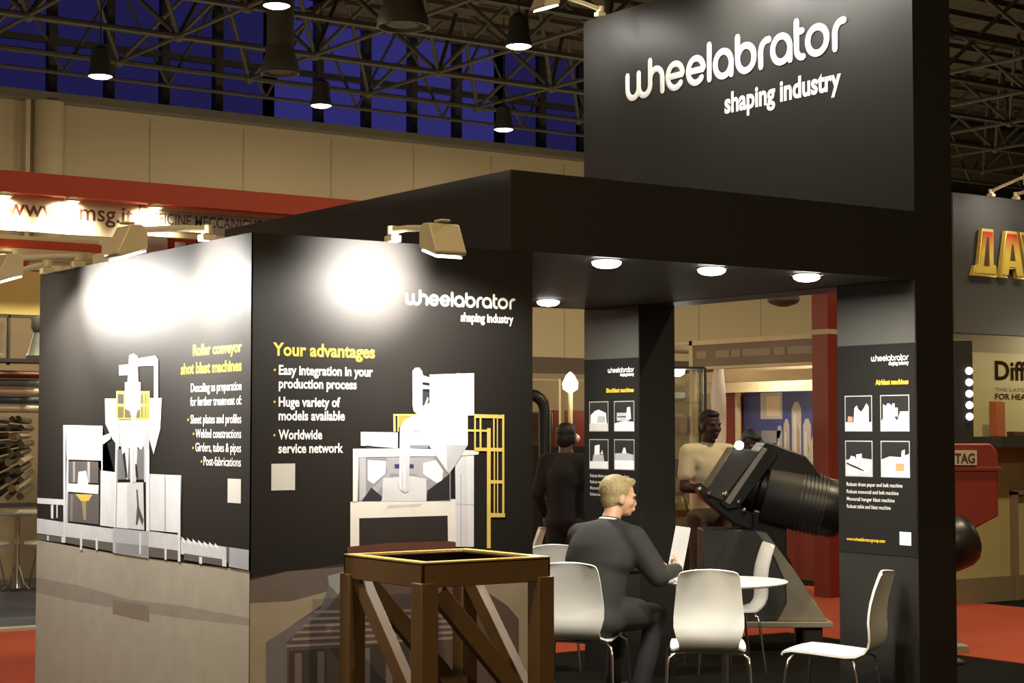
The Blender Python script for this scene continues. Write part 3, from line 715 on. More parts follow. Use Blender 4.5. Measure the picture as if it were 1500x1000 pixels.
# posters on the legs
def leg_poster(label, y1, kind, headline, hw):
    """sheet on a leg face; y1 = world Y of its reading-left edge"""
    t = thing('machine_poster', label, 'poster', (4.12, y1-.3, .95), 0, 'posters on the legs of the sign tower')
    M = basis(LEFT, UP, (-.004, .3, -.95))
    q = MB(); q.prism([(.004, .952), (.603, .952), (.603, 2.145), (.004, 2.145)], -.0035, 0, M); fix_normals(q.build('backing_sheet', POSTER_MATT, t, smooth=False))
    logo_part(t, M, .272, 2.05, .285, 0, .2, .0015, 6, yscale=1.0)
    text_line(t, 'tagline', WHITE_INK, 'white tagline', 'shaping industry', M, .557, 2.027, .15, .028, 'R', 0, .0015, .0015)
    text_line(t, 'headline', YELLOW_INK, 'yellow headline', headline, M, .553, 1.917, hw, .040, 'R', 0, .0015, .0018)
    if kind == 1: text_line(t, 'web_address', YELLOW_INK, 'small yellow web address', 'www.wheelabratorgroup.com', M, .065, 1.02, .30, .026, 'L', 0, .0015, .0008)
    for i, s_ in enumerate(('Robust drum paper and belt machine', 'Robust monorail and belt machine', 'Monorail hanger blast machine', 'Robust table and blast machine')):
        text_line(t, 'text_line', GREY_INK, 'small grey text line', s_, M, .07, 1.335-i*.0425, .43-(.03*i), .030, 'L', 0, .0015, .0005)
    if kind == 1:
        q = MB(); q.prism([(.475, 1.013), (.56, 1.013), (.56, 1.087), (.475, 1.087)], 0, .0015, M); fix_normals(q.build('blank_sticker', WHITE_INK, t, smooth=False))
    W_ = (.82, .83, .88); G_ = (.45, .46, .5); D_ = (.02, .02, .02); L_ = (.62, .62, .60)
    arts = {1: [
        [(D_, [(0, .25), (1, .25), (1, 1), (0, 1)]), (L_, [(0, 0), (1, 0), (1, .25), (.6, .12), (0, .25)]), (W_, [(.3, .1), (.9, .1), (.9, .7), (.82, .8), (.72, .66), (.62, .55), (.5, .62), (.44, .74), (.35, .66)]), (G_, [(.42, .1), (.86, .1), (.84, .48), (.6, .42), (.45, .48)]), ((.5, .3, .18), [(.08, .26), (.28, .26), (.28, .40), (.1, .42)])],
        [(D_, [(0, .3), (1, .3), (1, 1), (0, 1)]), (L_, [(0, 0), (1, 0), (1, .55), (.7, .55), (.6, .3), (0, .3)]), (W_, [(.08, .35), (.5, .35), (.5, .78), (.42, .78), (.4, .7), (.32, .78), (.22, .78), (.2, .7), (.08, .76)]), (G_, [(.05, .06), (.5, .06), (.55, .35), (.05, .35)]), (W_, [(.6, .28), (.92, .25), (.95, .38), (.75, .45)]), (G_, [(.5, .4), (.62, .4), (.62, .66), (.5, .66)])],
        [(D_, [(0, .45), (1, .45), (1, 1), (0, 1)]), (G_, [(0, 0), (1, 0), (1, .48), (.6, .52), (0, .46)]), (W_, [(.05, .3), (.4, .3), (.35, .55), (.2, .58)]), (L_, [(.4, .45), (.62, .45), (.62, .65), (.4, .62)]), (W_, [(.55, .1), (.9, .1), (.95, .4), (.6, .42)]), (D_, [(0, .34), (.06, .38), (.7, .16), (.68, .12)]), (W_, [(.04, .04), (.5, .03), (.5, .18), (.05, .22)])],
        [(D_, [(0, .5), (1, .5), (1, 1), (0, 1)]), (L_, [(0, 0), (1, 0), (1, .66), (.7, .56), (.3, .58), (0, .48)]), (G_, [(0, .2), (.24, .24), (.24, .4), (0, .42)]), (W_, [(.72, .5), (.85, .5), (.85, .78), (.74, .74)]), ((.55, .28, .14), [(.52, .16), (.82, .16), (.82, .38), (.52, .38)])]],
      2: [
        [(D_, [(0, .25), (1, .25), (1, 1), (0, 1)]), (L_, [(0, 0), (1, 0), (1, .25), (0, .25)]), (W_, [(.04, .25), (.95, .25), (.9, .62), (.5, .74), (.3, .7), (.05, .55)]), (G_, [(.4, .28), (.85, .28), (.85, .5), (.45, .52)])],
        [(D_, [(0, .25), (1, .25), (1, 1), (0, 1)]), (W_, [(0, 0), (1, 0), (1, .3), (.5, .34), (0, .25)]), (G_, [(.12, .34), (.75, .34), (.75, .62), (.12, .62)]), (W_, [(.6, .36), (.86, .4), (.82, .82), (.66, .8)]), (D_, [(.15, .46), (.6, .46), (.6, .5), (.15, .5)])],
        [(D_, [(0, .25), (1, .25), (1, 1), (0, 1)]), (W_, [(0, 0), (1, 0), (1, .25), (0, .25)]), (G_, [(.15, .25), (.8, .25), (.75, .48), (.2, .48)]), (W_, [(.25, .48), (.55, .48), (.55, .84), (.28, .8)]), ((.7, .6, .4), [(.58, .5), (.75, .5), (.7, .66)])],
        [(D_, [(0, .25), (1, .25), (1, 1), (0, 1)]), (W_, [(0, 0), (1, 0), (1, .3), (0, .3)]), (G_, [(.02, .3), (.98, .3), (.98, .5), (.6, .56), (.02, .54)]), ((.75, .7, .62), [(.38, .55), (.62, .55), (.56, .74), (.46, .74)])]]}[kind]
    for i, (u0, u1, v0, v1) in enumerate(((.06, .275, 1.65, 1.857), (.338, .557, 1.65, 1.857), (.06, .275, 1.39, 1.597), (.338, .557, 1.39, 1.597))):
        q = MB()
        q.poly([(u0, v0), (u1, v0), (u1, v1), (u0, v1)], M, 0, .0006, (.42, .42, .42))
        e = .006
        for j, (c, pts) in enumerate(arts[i]):
            q.poly([(u0+e+a*(u1-u0-2*e), v0+e+b*(v1-v0-2*e)) for a, b in pts], M, 0, .0009+.0001*j, c)
        q.build('framed_picture', INK, t, smooth=False)
    return t
leg_poster('narrow black poster with four machine pictures, on the right hand column behind a chair', .607, 1, 'Airblast machines', .25)
leg_poster('narrow black poster with four small machine pictures, on the far column behind the seated man', 3.05, 2, 'Shotblast machines', .30)

# arm floodlights clamped on the wall tops
flood_lamp('cream arm floodlight nearest the cabin corner, over the roller conveyor graphic', (-.002, .44, 2.502), PI, .37, P_FLOOD*1.45, .62, 84, rise=-.02, aim_in=.10)
flood_lamp('cream arm floodlight over the dark end of the roller conveyor graphic', (-.002, 1.98, 2.502), PI, .37, P_FLOOD*1.45, .62, 84, rise=-.02, aim_in=.35)
flood_lamp('cream arm floodlight at the far left end of the cabin, cut by the photo edge', (-.002, 2.42, 2.502), PI, .36, P_FLOOD*.08, wide=.3, rise=-.12)
flood_lamp('cream arm floodlight over the graphic listing advantages, right of the cabin corner', (.70, -.002, 2.502), -PI/2, .40, P_FLOOD*1.9, .34, 84, rise=-.02, aim_in=-.10)
flood_lamp('cream arm floodlight on top of the sign tower, left of the white lettering', (4.118, 2.86, 4.542), PI, .46, P_FLOOD*.2, .8)
flood_lamp('cream arm floodlight on top of the sign tower, over the middle of the lettering', (4.118, 1.35, 4.542), PI, .46, P_FLOOD*.42, .9)
flood_lamp('cream arm floodlight on top of the sign tower, near its right edge', (4.118, .45, 4.542), PI, .46, P_FLOOD*.42, .9)
# ================================================================== trestle
BROWN = mat('brown_painted_steel', (.085, .045, .016), .45, var=.18, scale=9, bump=.05)
GOLD = mat('worn_yellow_edge', (.52, .36, .07), .4, var=.15, scale=14)
tr = thing('steel_trestle', 'dark brown steel trestle frame with yellow edged open top, in front of the cabin', 'trestle', (.60, -.60, 0))
TH = 1.135; a = .31; rim = .098
q = MB()
for sx in (-1, 1):
    q.span((sx*(a-.012), -a, TH-rim), (sx*a, a, TH))
    q.span((-a, sx*(a-.012), TH-rim), (a, sx*a, TH))
    q.span((sx*(a-.055), -a, TH-.012), (sx*a, a, TH-.002)); q.span((-a, sx*(a-.055), TH-.012), (a, sx*a, TH-.002))
q.build('top_frame', BROWN, tr, bevel=.003)
q = MB()
for sx in (-1, 1):
    q.span((sx*(a-.048), -a, TH-.001), (sx*a, a, TH+.003)); q.span((-a+.048, sx*(a-.048), TH-.001), (a-.048, sx*a, TH+.003))
q.build('yellow_edge', GOLD, tr, smooth=False)
for sx in (-1, 1):
    for sy in (-1, 1):
        q = MB(); x = sx*(a-.028); y = sy*(a-.028)
        q.span((x-.040, y-.040, 0), (x+.040, y+.040, TH-rim+.02))
        q.build('leg', BROWN, tr, bevel=.004)
def brace(p, r_, w=.075):
    q = MB(); d = (Vector(r_)-Vector(p)); L = d.length; q.box((0, 0, 0), (w*.6, w, L), 0, d.to_track_quat('Z', 'Y').to_matrix())
    for i in range(len(q.v)): q.v[i] = tuple(Vector(q.v[i])+(Vector(p)+Vector(r_))/2)
    q.build('brace', BROWN, tr, bevel=.003)
z1 = TH-rim-.02; z0 = .50
brace((-a+.09, -a+.04, z1), (a-.07, -a+.04, z0+.02))
brace((-a+.04, a-.09, z1), (-a+.04, -a+.07, z0+.02))
brace((-a+.09, a-.04, z1), (a-.07, a-.04, z0+.02))
brace((a-.04, a-.09, z1), (a-.04, -a+.07, z0+.02))
q = MB()
for sx in (-1, 1):
    q.span((sx*(a-.07), -a+.09, z0-.06), (sx*(a-.02), a-.09, z0)); q.span((-a+.09, sx*(a-.07), z0-.06), (a-.09, sx*(a-.02), z0))
q.build('lower_ring', BROWN, tr, bevel=.003)

# ================================================================== chairs
def chair_shell():
    # (x forward, z) centre line from the front lip over the seat up the back, half width
    P = [(.235, .418, .185), (.222, .437, .195), (.17, .448, .205), (.06, .443, .212), (-.05, .434, .214), (-.13, .428, .210), (-.185, .431, .198), (-.222, .448, .165), (-.246, .478, .168),
         (-.255, .515, .184), (-.250, .56, .196), (-.238, .61, .196), (-.234, .66, .192), (-.243, .72, .186), (-.262, .79, .180), (-.282, .85, .172), (-.291, .876, .160), (-.295, .886, .135)]
    n = len(P); k = 9; th = .006
    m = MB(); N = []
    for i in range(n):
        p0 = P[max(i-1, 0)]; p1 = P[min(i+1, n-1)]
        t = Vector((p1[0]-p0[0], 0, p1[1]-p0[1])).normalized()
        N.append(Vector((t.z, 0, -t.x)))      # outward (rear / underside)
    vs = []
    for side in (1, -1):
        for i in range(n):
            for j in range(k):
                s_ = -1+2*j/(k-1); y = s_*P[i][2]
                back = max(0, min(1, (P[i][1]-.50)/.15))
                dish = (.028*back+.004*(1-back))*(s_*s_)      # sides curl forward on the back
                p = Vector((P[i][0], y, P[i][1]))-N[i]*dish+N[i]*th*side
                vs.append(p)
    fs = []
    o = n*k
    for i in range(n-1):
        for j in range(k-1):
            q = i*k+j
            fs.append((q, q+1, q+k+1, q+k)); fs.append((o+q, o+q+k, o+q+k+1, o+q+1))
    for i in range(n-1):
        for j in (0, k-1):
            q = i*k+j; fs.append((q, q+k, o+q+k, o+q) if j == 0 else (q, o+q, o+q+k, q+k))
    for j in range(k-1):
        for i in (0, n-1):
            q = i*k+j; fs.append((q, o+q, o+q+1, q+1) if i == 0 else (q, q+1, o+q+1, o+q))
    m.add(vs, fs)
    return m
def make_chair(label, loc, rz):
    t = thing('cafe_chair', label, 'chair', loc, rz, 'white shell chairs of the meeting area')
    o = fix_normals(chair_shell().build('shell', WHITE_PLY, t, angle=60))
    f_ = MB()
    for s_ in (-1, 1):
        f_.tube([(.15, s_*.165, .425), (-.16, s_*.165, .412)], .008, 8)
    f_.tube([(.15, -.165, .425), (.15, .165, .425)], .008, 8); f_.tube([(-.16, -.165, .412), (-.16, .165, .412)], .008, 8)
    f_.build('under_frame', CHROME, t)
    for sx, xf in ((1, .15), (-1, -.16)):
        for s_ in (-1, 1):
            l = MB(); z = .425 if sx > 0 else .412
            l.tube([(xf, s_*.13, z-.002), (xf+sx*.01, s_*.19, z-.006), (xf+sx*.03, s_*.222, z-.03), (xf+sx*.04, s_*.230, z-.08), (xf+sx*.075, s_*.245, .012)], .0095, 10)
            l.cyl((xf+sx*.076, s_*.245, 0), (xf+sx*.075, s_*.245, .02), .012, 10)
            l.build('leg', CHROME, t)
    return t
R = math.radians
ch = make_chair('white cafe chair seen from behind, between the seated man and the round table', (3.34, .88, 0), R(50))
dup(ch, (3.07, 1.70, 0), R(38), 'white cafe chair on which the seated man sits, nearest the brown trestle')
dup(ch, (3.75, .31, 0), R(119), 'white cafe chair turned sideways, in front of the right hand column')
dup(ch, (4.86, 2.44, 0), R(150), 'white cafe chair turned edge on, standing beyond the round table near the machine foot')
dup(ch, (3.79, 3.20, 0), R(78), 'white cafe chair behind the seated man, its back top showing over the trestle')
dup(ch, (4.73, 4.92, 0), R(135), 'white cafe chair farthest back, seen edge on beside the cabin edge')

# ================================================================== round table
tb = thing('round_table', 'small round white pedestal table among the white chairs', 'table', (3.911, 1.355, 0))
q = MB(); q.lathe([(.0, .716), (.33, .716), (.372, .728), (.375, .735), (.372, .740), (0.0, .741)], n=48); q.build('tabletop', WHITE_PLY, tb)
q = MB(); q.cyl((0, 0, .02), (0, 0, .72), .03, 20); q.lathe([(.12, .70), (.12, .716)], n=24); q.build('pedestal', CHROME, tb)
q = MB(); q.lathe([(.24, 0), (.24, .008), (.05, .025), (.03, .05)], n=36); q.build('base', CHROME, tb)
PAPER = mat('white_paper', (.84, .84, .82), .6, var=.02)
q = MB(); q.box((0, 0, .7425), (.20, .14, .003)); o = q.build('paper_sheet', PAPER, None, smooth=False); o.location = (3.72, 1.48, 0); o.rotation_euler = (0, 0, .5)
tag(o, 'white sheet of paper lying at the table edge under the man\'s hands', 'paper')

# ================================================================== people
def hand(mb, wr, direction, palm_n, s=1.0, curl=.5, thumb=1):
    """palm plus five bent fingers; direction: wrist to knuckles, palm_n: out of the palm"""
    d = Vector(direction).normalized(); n = Vector(palm_n); n = (n-d*n.dot(d)).normalized(); l = n.cross(d)*thumb
    wr = Vector(wr)
    for k in (-1.2, -.4, .4, 1.2):
        mb.cap(wr+l*k*.012*s, wr+d*.085*s+l*k*.0195*s, .014*s, .0125*s, 8)
    for k, L in ((1.2, .072), (.4, .082), (-.4, .077), (-1.2, .060)):
        b0 = wr+d*.088*s+l*k*.0195*s
        d1 = (d*math.cos(curl*.6)+n*math.sin(curl*.6)); d2 = (d*math.cos(curl*1.5)+n*math.sin(curl*1.5))
        b1 = b0+d1*L*.5*s; b2 = b1+d2*L*.5*s
        mb.cap(b0, b1, .0092*s, .0085*s, 8); mb.cap(b1, b2, .0085*s, .0075*s, 8)
    t0 = wr+d*.03*s+l*.026*s; t1 = t0+(d*.7+l*.75+n*.35).normalized()*.042*s; t2 = t1+(d*.9+l*.25+n*.45).normalized()*.034*s
    mb.cap(t0, t1, .0125*s, .0105*s, 8); mb.cap(t1, t2, .0105*s, .0085*s, 8)
def remesh(o, vox, it=4, fac=.5):
    r_ = o.modifiers.new('remesh', 'REMESH'); r_.mode = 'VOXEL'; r_.voxel_size = vox; r_.use_smooth_shade = True
    if it:
        s_ = o.modifiers.new('smooth', 'SMOOTH'); s_.iterations = it; s_.factor = fac
def head_into(mb, c, f, u):
    c = Vector(c); f = Vector(f).normalized(); u = Vector(u); u = (u-f*u.dot(f)).normalized(); l = u.cross(f)
    RR = Matrix((f, l, u)).transposed()
    def E(df, dl, du, r): mb.ell(c+f*df+l*dl+u*du, r, RR, 14, 10)
    E(-.012, 0, .028, (.098, .077, .092)); E(.022, 0, -.02, (.072, .066, .085)); E(.040, 0, -.072, (.045, .045, .040)); E(.062, 0, -.092, (.022, .024, .018))
    for s_ in (-1, 1):
        E(.050, s_*.036, -.028, (.036, .028, .03)); E(-.004, s_*.078, -.018, (.024, .010, .034)); E(.078, s_*.030, .020, (.018, .026, .009))
    mb.cap(c+f*.084+u*.010, c+f*.098-u*.030, .010, .014, 8)
    E(.094, 0, -.060, (.012, .024, .006)); E(.092, 0, -.070, (.012, .021, .007))
    return f, l, u
def person(name_label, loc, rz, J, skin, top, bottom, hair, shoe=None, top_name='jacket', bottom_name='trousers', short=False, hair_kind='short', collar=None, hands=(.5, .5), bulk=1.0):
    p = MB()
    V = {k: Vector(v) for k, v in J.items() if isinstance(v, tuple)}
    f, l, u = head_into(p, V['head'], J['hf'], J['hu'])
    p.cap(V['neck'], V['head']-u*.05-f*.02, .058, .054)
    p.ell((V['chest']*.6+V['neck']*.4), (.11, .15, .12)); p.ell(V['chest'], (.115, .155, .15)); p.ell((V['chest']+V['pelvis'])/2, (.105, .14, .16)); p.ell(V['pelvis'], (.115, .16, .13))
    for s_ in 'LR':
        p.cap(V['neck']-Vector((0, 0, .03)), V['sh'+s_], .055, .055); p.cap(V['sh'+s_], V['el'+s_], .05, .04); p.cap(V['el'+s_], V['wr'+s_], .040, .027)
        p.cap(V['hip'+s_], V['kn'+s_], .078, .054); p.cap(V['kn'+s_], V['an'+s_], .052, .036); p.cap(V['an'+s_]-Vector((.03, 0, .035)), V['toe'+s_], .038, .03)
        p.cap(V['pelvis'], V['hip'+s_], .10, .085)
        hand(p, V['wr'+s_], J['hd'+s_], J['hn'+s_], 1.0, hands[0 if s_ == 'L' else 1], J.get('th'+s_, 1))
    root = p.build('person', skin)
    remesh(root, .007, 3, .5)
    root.location = loc; root.rotation_euler = (0, 0, rz)
    tag(root, name_label, 'person')
    # top
    t = MB(); g = .018
    lo = V['pelvis']+Vector((-.01, 0, -.02 if top_name != 'jacket' else -.05)); hi = V['chest']*.5+V['neck']*.5
    for i in range(13):
        k = i/12.0
        c_ = (lo*(1-k)**2+V['chest']*2*k*(1-k)*1.0+hi*k*k) if True else lo
        wy = (.166+.018*math.sin(PI*k)*(1 if k > .5 else -.6)+.006)*bulk*(1-.16*max(0, k-.8)/.2); wx = (.128+.014*k)*bulk*(1-.18*max(0, k-.75)/.25)
        t.ell(c_, (wx, wy, .12), n=20, k=12)
    t.cap(V['neck']-Vector((0, 0, .05)), V['neck']-Vector((0, 0, .02)), .085, .075)
    for s_ in 'LR':
        t.cap(V['neck']-Vector((0, 0, .055)), V['sh'+s_], .082, .076*bulk**.5); t.cap(V['chest'], V['sh'+s_]-Vector((0, 0, .03)), .11, .075)
        if short:
            e = V['sh'+s_]*.35+V['el'+s_]*.65; t.cap(V['sh'+s_], e, .070, .066)
        else:
            t.cap(V['sh'+s_], V['el'+s_], .070*bulk, .058*bulk); w_ = V['el'+s_]*.06+V['wr'+s_]*.94; t.cap(V['el'+s_], w_, .058, .044)
    if top_name == 'jacket': t.ell(V['pelvis']+Vector((-.03, 0, -.06)), (.165*bulk, .20*bulk, .13)); t.cap(V['hipR']+Vector((0, -.02, .02)), V['hipR']*.5+V['knR']*.5+Vector((0, -.02, .01)), .115, .10)
    o = t.build(top_name, top, root); remesh(o, .011, 14, .6)
    # bottom
    b = MB(); b.ell(V['pelvis']-Vector((0, 0, .02)), (.13, .172, .13))
    for s_ in 'LR':
        b.cap(V['pelvis'], V['hip'+s_], .115, .10); b.cap(V['hip'+s_], V['kn'+s_], .094, .072); b.cap(V['kn'+s_], V['an'+s_]+Vector((0, 0, .02)), .07, .056)
    o = b.build(bottom_name, bottom, root); remesh(o, .012, 5, .5)
    for s_ in 'LR':
        h = MB(); h.cap(V['an'+s_]-Vector((.04, 0, .045)), V['toe'+s_], .047, .04); h.cap(V['an'+s_]-Vector((0, 0, .03)), V['an'+s_]-Vector((.01, 0, .045)), .045, .047)
        o = h.build('shoe', shoe or BLACK, root); remesh(o, .009, 3)
    # hair
    RR = Matrix((f, l, u)).transposed(); c = V['head']
    h = MB()
    h.ell(c-f*.030+u*.045, (.092, .083, .086), RR); h.ell(c-f*.050-u*.005, (.068, .078, .090), RR); h.ell(c+f*.020+u*.088, (.062, .062, .034), RR)
    for s_ in (-1, 1): h.ell(c-f*.022+l*s_*.070-u*.004, (.032, .014, .042), RR)
    if hair_kind == 'long': h.ell(c-f*.06-u*.10, (.06, .08, .12), RR)
    if hair_kind == 'tuft': h.ell(c-f*.034+u*.042, (.104, .094, .095), RR); h.ell(c+f*.050+u*.103, (.040, .045, .022), RR); h.ell(c-f*.06+u*.085, (.04, .05, .035), RR)
    o = h.build('hair', hair, root); remesh(o, .008, 2)
    e_ = MB()
    for s_ in (-1, 1): e_.ell(c+f*.081+l*s_*.031+u*.003, (.008, .013, .009), RR, 10, 8)
    e_.build('eye', BLACKR, root)
    if collar:
        k = MB(); k.tube([V['neck']+Vector((math.cos(t_)*.060, math.sin(t_)*.060, .006+.012*math.cos(t_+PI))) for t_ in [2*PI*i/20 for i in range(20)]], .011, 8, closed=True)
        k.build('shirt_collar', collar, root)
    return root
SKIN_L = mat('light_skin', (.58, .33, .20), .5, var=.06)
SKIN_D = mat('dark_skin', (.055, .029, .018), .5, var=.06)
SUIT = mat('charcoal_suit_cloth', (.019, .019, .017), .85, var=.12, scale=60)
SUIT2 = mat('dark_trouser_cloth', (.014, .0145, .017), .85, var=.12, scale=60)
HAIR_B = mat('grey_blond_hair', (.33, .25, .115), .6, var=.35, scale=60, bump=.6)
HAIR_D = mat('black_hair', (.010, .009, .008), .6, var=.2, scale=60)
SHIRT_C = mat('cream_shirt_cloth', (.86, .74, .52), .8, var=.06, scale=30)
SHIRT_W = mat('white_shirt_cloth', (.75, .75, .74), .8, var=.03, scale=30)
CLOTH_B = mat('black_cloth', (.012, .012, .013), .85, var=.2, scale=50)
SHIRT_BL = mat('pale_blue_shirt_cloth', (.42, .45, .56), .8, var=.05, scale=30)
BROWN_CLOTH = mat('brown_trouser_cloth', (.10, .07, .05), .85, var=.1, scale=50)

# the seated man: heading 9 degrees, bent over his paper
mx, my = 3.13, 1.68
sit = dict(pelvis=(-.03, 0, .575), chest=(.07, 0, .90), neck=(.165, 0, 1.105), head=(.235, -.02, 1.250), hf=(.80, -.60, -.14), hu=(.12, 0, 1),
           shL=(.115, .190, 1.005), shR=(.14, -.200, 1.005), elL=(.26, .20, .80), elR=(.22, -.33, .79), wrL=(.45, -.03, .815), wrR=(.43, -.31, .815),
           hdL=(.75, -.6, .15), hdR=(.8, .45, .25), hnL=(.1, -.6, -.3), hnR=(-.1, .7, 0), thL=1, thR=-1,
           hipL=(.04, .10, .54), hipR=(.04, -.10, .54), knL=(.43, .14, .55), knR=(.45, -.13, .53), anL=(.38, .15, .10), anR=(.30, -.13, .10), toeL=(.53, .17, .042), toeR=(.45, -.14, .042))
man = person('person seated from behind in a charcoal suit, grey blond hair, reading a white brochure', (mx, my, 0), R(12), sit, SKIN_L, SUIT, SUIT2, HAIR_B, BLACK, 'jacket', 'trousers', hair_kind='tuft', collar=SHIRT_W, hands=(.7, .8), bulk=1.27)
q = MB(); q.box((0, 0, .15), (.004, .21, .297)); q.box((.006, .003, .15), (.003, .205, .29), 0, (0, .0, .05))
o = q.build('brochure', PAPER, None, smooth=False); o.location = (3.65, 1.545, .775); o.rotation_euler = (0, R(12), R(-18))
tag(o, 'upright white brochure held in the hands of the seated man', 'brochure')

def standing(h=1.78, **kw):
    k = h/1.78
    J = dict(pelvis=(0, 0, .95), chest=(0, 0, 1.27), neck=(-.01, 0, 1.47), head=(.02, 0, 1.625), hf=(1, 0, -.05), hu=(0, 0, 1),
             shL=(-.01, .19, 1.42), shR=(-.01, -.19, 1.42), elL=(-.04, .26, 1.14), elR=(-.04, -.26, 1.14), wrL=(.06, .26, .90), wrR=(.06, -.26, .90),
             hdL=(.1, 0, -1), hdR=(.1, 0, -1), hnL=(0, -1, 0), hnR=(0, 1, 0), thL=-1, thR=1,
             hipL=(0, .10, .90), hipR=(0, -.10, .90), knL=(.02, .11, .50), knR=(.02, -.11, .50), anL=(0, .12, .10), anR=(0, -.12, .10), toeL=(.14, .14, .042), toeR=(.14, -.14, .042))
    for a_, v in kw.items(): J[a_] = v
    for a_ in list(J):
        if isinstance(J[a_], tuple) and a_[:2] not in ('hf', 'hu', 'hd', 'hn', 'to', 'an'): J[a_] = tuple(c*k for c in J[a_])
    return J
arms = dict(elL=(.02, .27, 1.15), elR=(.02, -.25, 1.15), wrL=(.25, .08, 1.13), wrR=(.26, -.06, 1.12), hdL=(.5, -.8, .05), hdR=(.7, .6, .0), hnL=(-.3, 0, -1), hnR=(0, 0, -1))
person('person standing in a cream short sleeved shirt, arms folded, beyond the black machine', (6.11, 4.0, 0), R(-96), standing(1.86, **arms), SKIN_D, SHIRT_C, BROWN_CLOTH, HAIR_D, BLACK, 'shirt', 'trousers', short=True, bulk=.92)
person('person with black hair looking down, only the head showing above the black machine', (7.20, 4.75, 0), R(-95), standing(1.72, head=(.075, 0, 1.59), hf=(.85, -.15, -.45), hu=(.5, 0, .9), **arms), SKIN_D, SHIRT_BL, SUIT2, HAIR_D, BLACK, 'shirt', 'trousers', short=True)
person('person standing in black clothes seen from behind, in the gap right of the cabin', (5.575, 5.205, 0), R(25), standing(1.75, wrR=(.14, -.30, .95), wrL=(.14, .28, .95)), mat('brown_skin', (.12, .07, .05), .5), CLOTH_B, CLOTH_B, HAIR_D, BLACK, 'coat', 'trousers')
# ================================================================== the black blast wheel machine beyond the tower opening
# local x = to the right as seen from the front of the stand, y = away
bm_ = thing('blast_wheel_machine', 'large black blast wheel with motor on a grey flared pedestal, beyond the round table', 'machine', (6.19, 3.15, 0), R(-35.1))
def LX(px): return (px-1160)/191.5
def LZ(py): return 1.65-(py-632)/191.5
def pz(pts): return [(LX(a_), LZ(b_)) for a_, b_ in pts]
MX = Matrix(((1, 0, 0, 0), (0, 0, -1, 0), (0, 1, 0, 0), (0, 0, 0, 1)))      # polygon xy -> x, z ; extrusion towards -y
GREY_SHEET = mat('dark_grey_sheet_metal', (.085, .085, .08), .42, metal=.2, var=.08)
GREY_FIN = mat('grey_painted_steel', (.36, .33, .26), .5, var=.08)
q = MB(); q.prism(pz([(1028, 722), (1072, 655), (1118, 662), (1060, 735)]), -.22, .24, MX); fix_normals(q.build('gear_housing', GREY_SHEET, bm_, bevel=.01))
q = MB(); q.prism(pz([(1057, 733), (1113, 655), (1119, 658), (1064, 738)]), -.24, .27, MX); fix_normals(q.build('flange_edge', mat('bare_steel_edge', (.42, .40, .36), .35, metal=.6), bm_, bevel=.003))
q = MB(); q.prism(pz([(1060, 745), (1078, 742), (1135, 668), (1128, 650), (1117, 648), (1050, 735)]), -.26, .25, MX); fix_normals(q.build('mounting_flange', BLACK, bm_, bevel=.008))
ax0 = Vector((LX(1100), -.02, LZ(706))); ax1 = Vector((LX(1128), -.06, LZ(716))); dax = (ax1-ax0).normalized()
q = MB(); q.cyl(ax0, ax0+dax*.10, .215, 36); q.cyl(ax0+dax*.10, ax0+dax*.16, .19, 36); q.build('wheel_drum', BLACK, bm_, bevel=.01)
dm = Vector((.97, -.10, -.22)).normalized()
m0 = Vector((LX(1118), -.10, LZ(722)))
q = MB(); q.cyl(m0, m0+dm*.30, .225, 32); mdr = q.build('motor_drum', BLACKR, bm_, bevel=.012)
q = MB(); mf = m0+dm*.26
for i in range(7): q.cyl(mf+dm*(.03*i), mf+dm*(.03*i+.015), .232, 32)
q.cyl(mf, mf+dm*.20, .218, 32)
q.build('cooling_fins', mat('dark_cast_metal', (.05, .05, .05), .4, metal=.3), mdr)
me_ = mf+dm*.20
Q = dm.to_track_quat('Z', 'Y').to_matrix().to_4x4(); Q.translation = me_
q = MB(); q.lathe([(.222, 0), (.222, .10), (.20, .14), (.14, .165), (.05, .17)], n=32, M=Q); q.build('end_bell', BLACK, mdr)
for px, py, r_ in ((1226, 764, .022), (1020, 715, .022), (1057, 722, .022), (1034, 721, .016), (1084, 745, .018), (1076, 733, .014), (1219, 767, .012)):
    q = MB(); q.ell((LX(px), -.30, LZ(py)), (r_, r_*.7, r_), n=10, k=8); q.cyl((LX(px), -.30, LZ(py)), (LX(px), -.20, LZ(py)), r_*.5, 8); q.build('bolt', CHROME, bm_)
q = MB(); q.ell((LX(1077), -.31, LZ(652)), (.036, .02, .034), n=14, k=10); q.build('bolt_highlight', emit('white_highlight_glow', (1, 1, 1), 5), bm_)  # bright bolt highlight put in as a glowing dot
q = MB(); q.prism(pz([(1112, 652), (1130, 650), (1176, 668), (1203, 702), (1168, 706), (1122, 694)]), -.16, .22, MX); fix_normals(q.build('wheel_hood', BLACK, bm_, bevel=.012))
q = MB(); q.prism(pz([(1014, 708), (1024, 706), (1100, 752), (1098, 776), (1070, 765), (1030, 732)]), -.20, .20, MX); fix_normals(q.build('bracket_arm', BLACK, bm_, bevel=.01))
q = MB(); q.prism(pz([(1084, 745), (1150, 760), (1150, 812), (1160, 828), (1120, 800), (1090, 775)]), -.16, .12, MX); fix_normals(q.build('neck', BLACK, bm_, bevel=.01))
q = MB(); q.prism(pz([(1026, 774), (1104, 774), (1126, 806), (1146, 852), (1148, 878), (1136, 906), (1024, 906)]), -.20, .20, MX); fix_normals(q.build('pedestal', GREY_SHEET, bm_, bevel=.012))
q = MB(); q.prism(pz([(1102, 776), (1118, 778), (1162, 838), (1206, 906), (1132, 906), (1147, 880), (1146, 852), (1126, 806)]), -.06, .215, MX); fix_normals(q.build('flared_fin', GREY_FIN, bm_, bevel=.008))
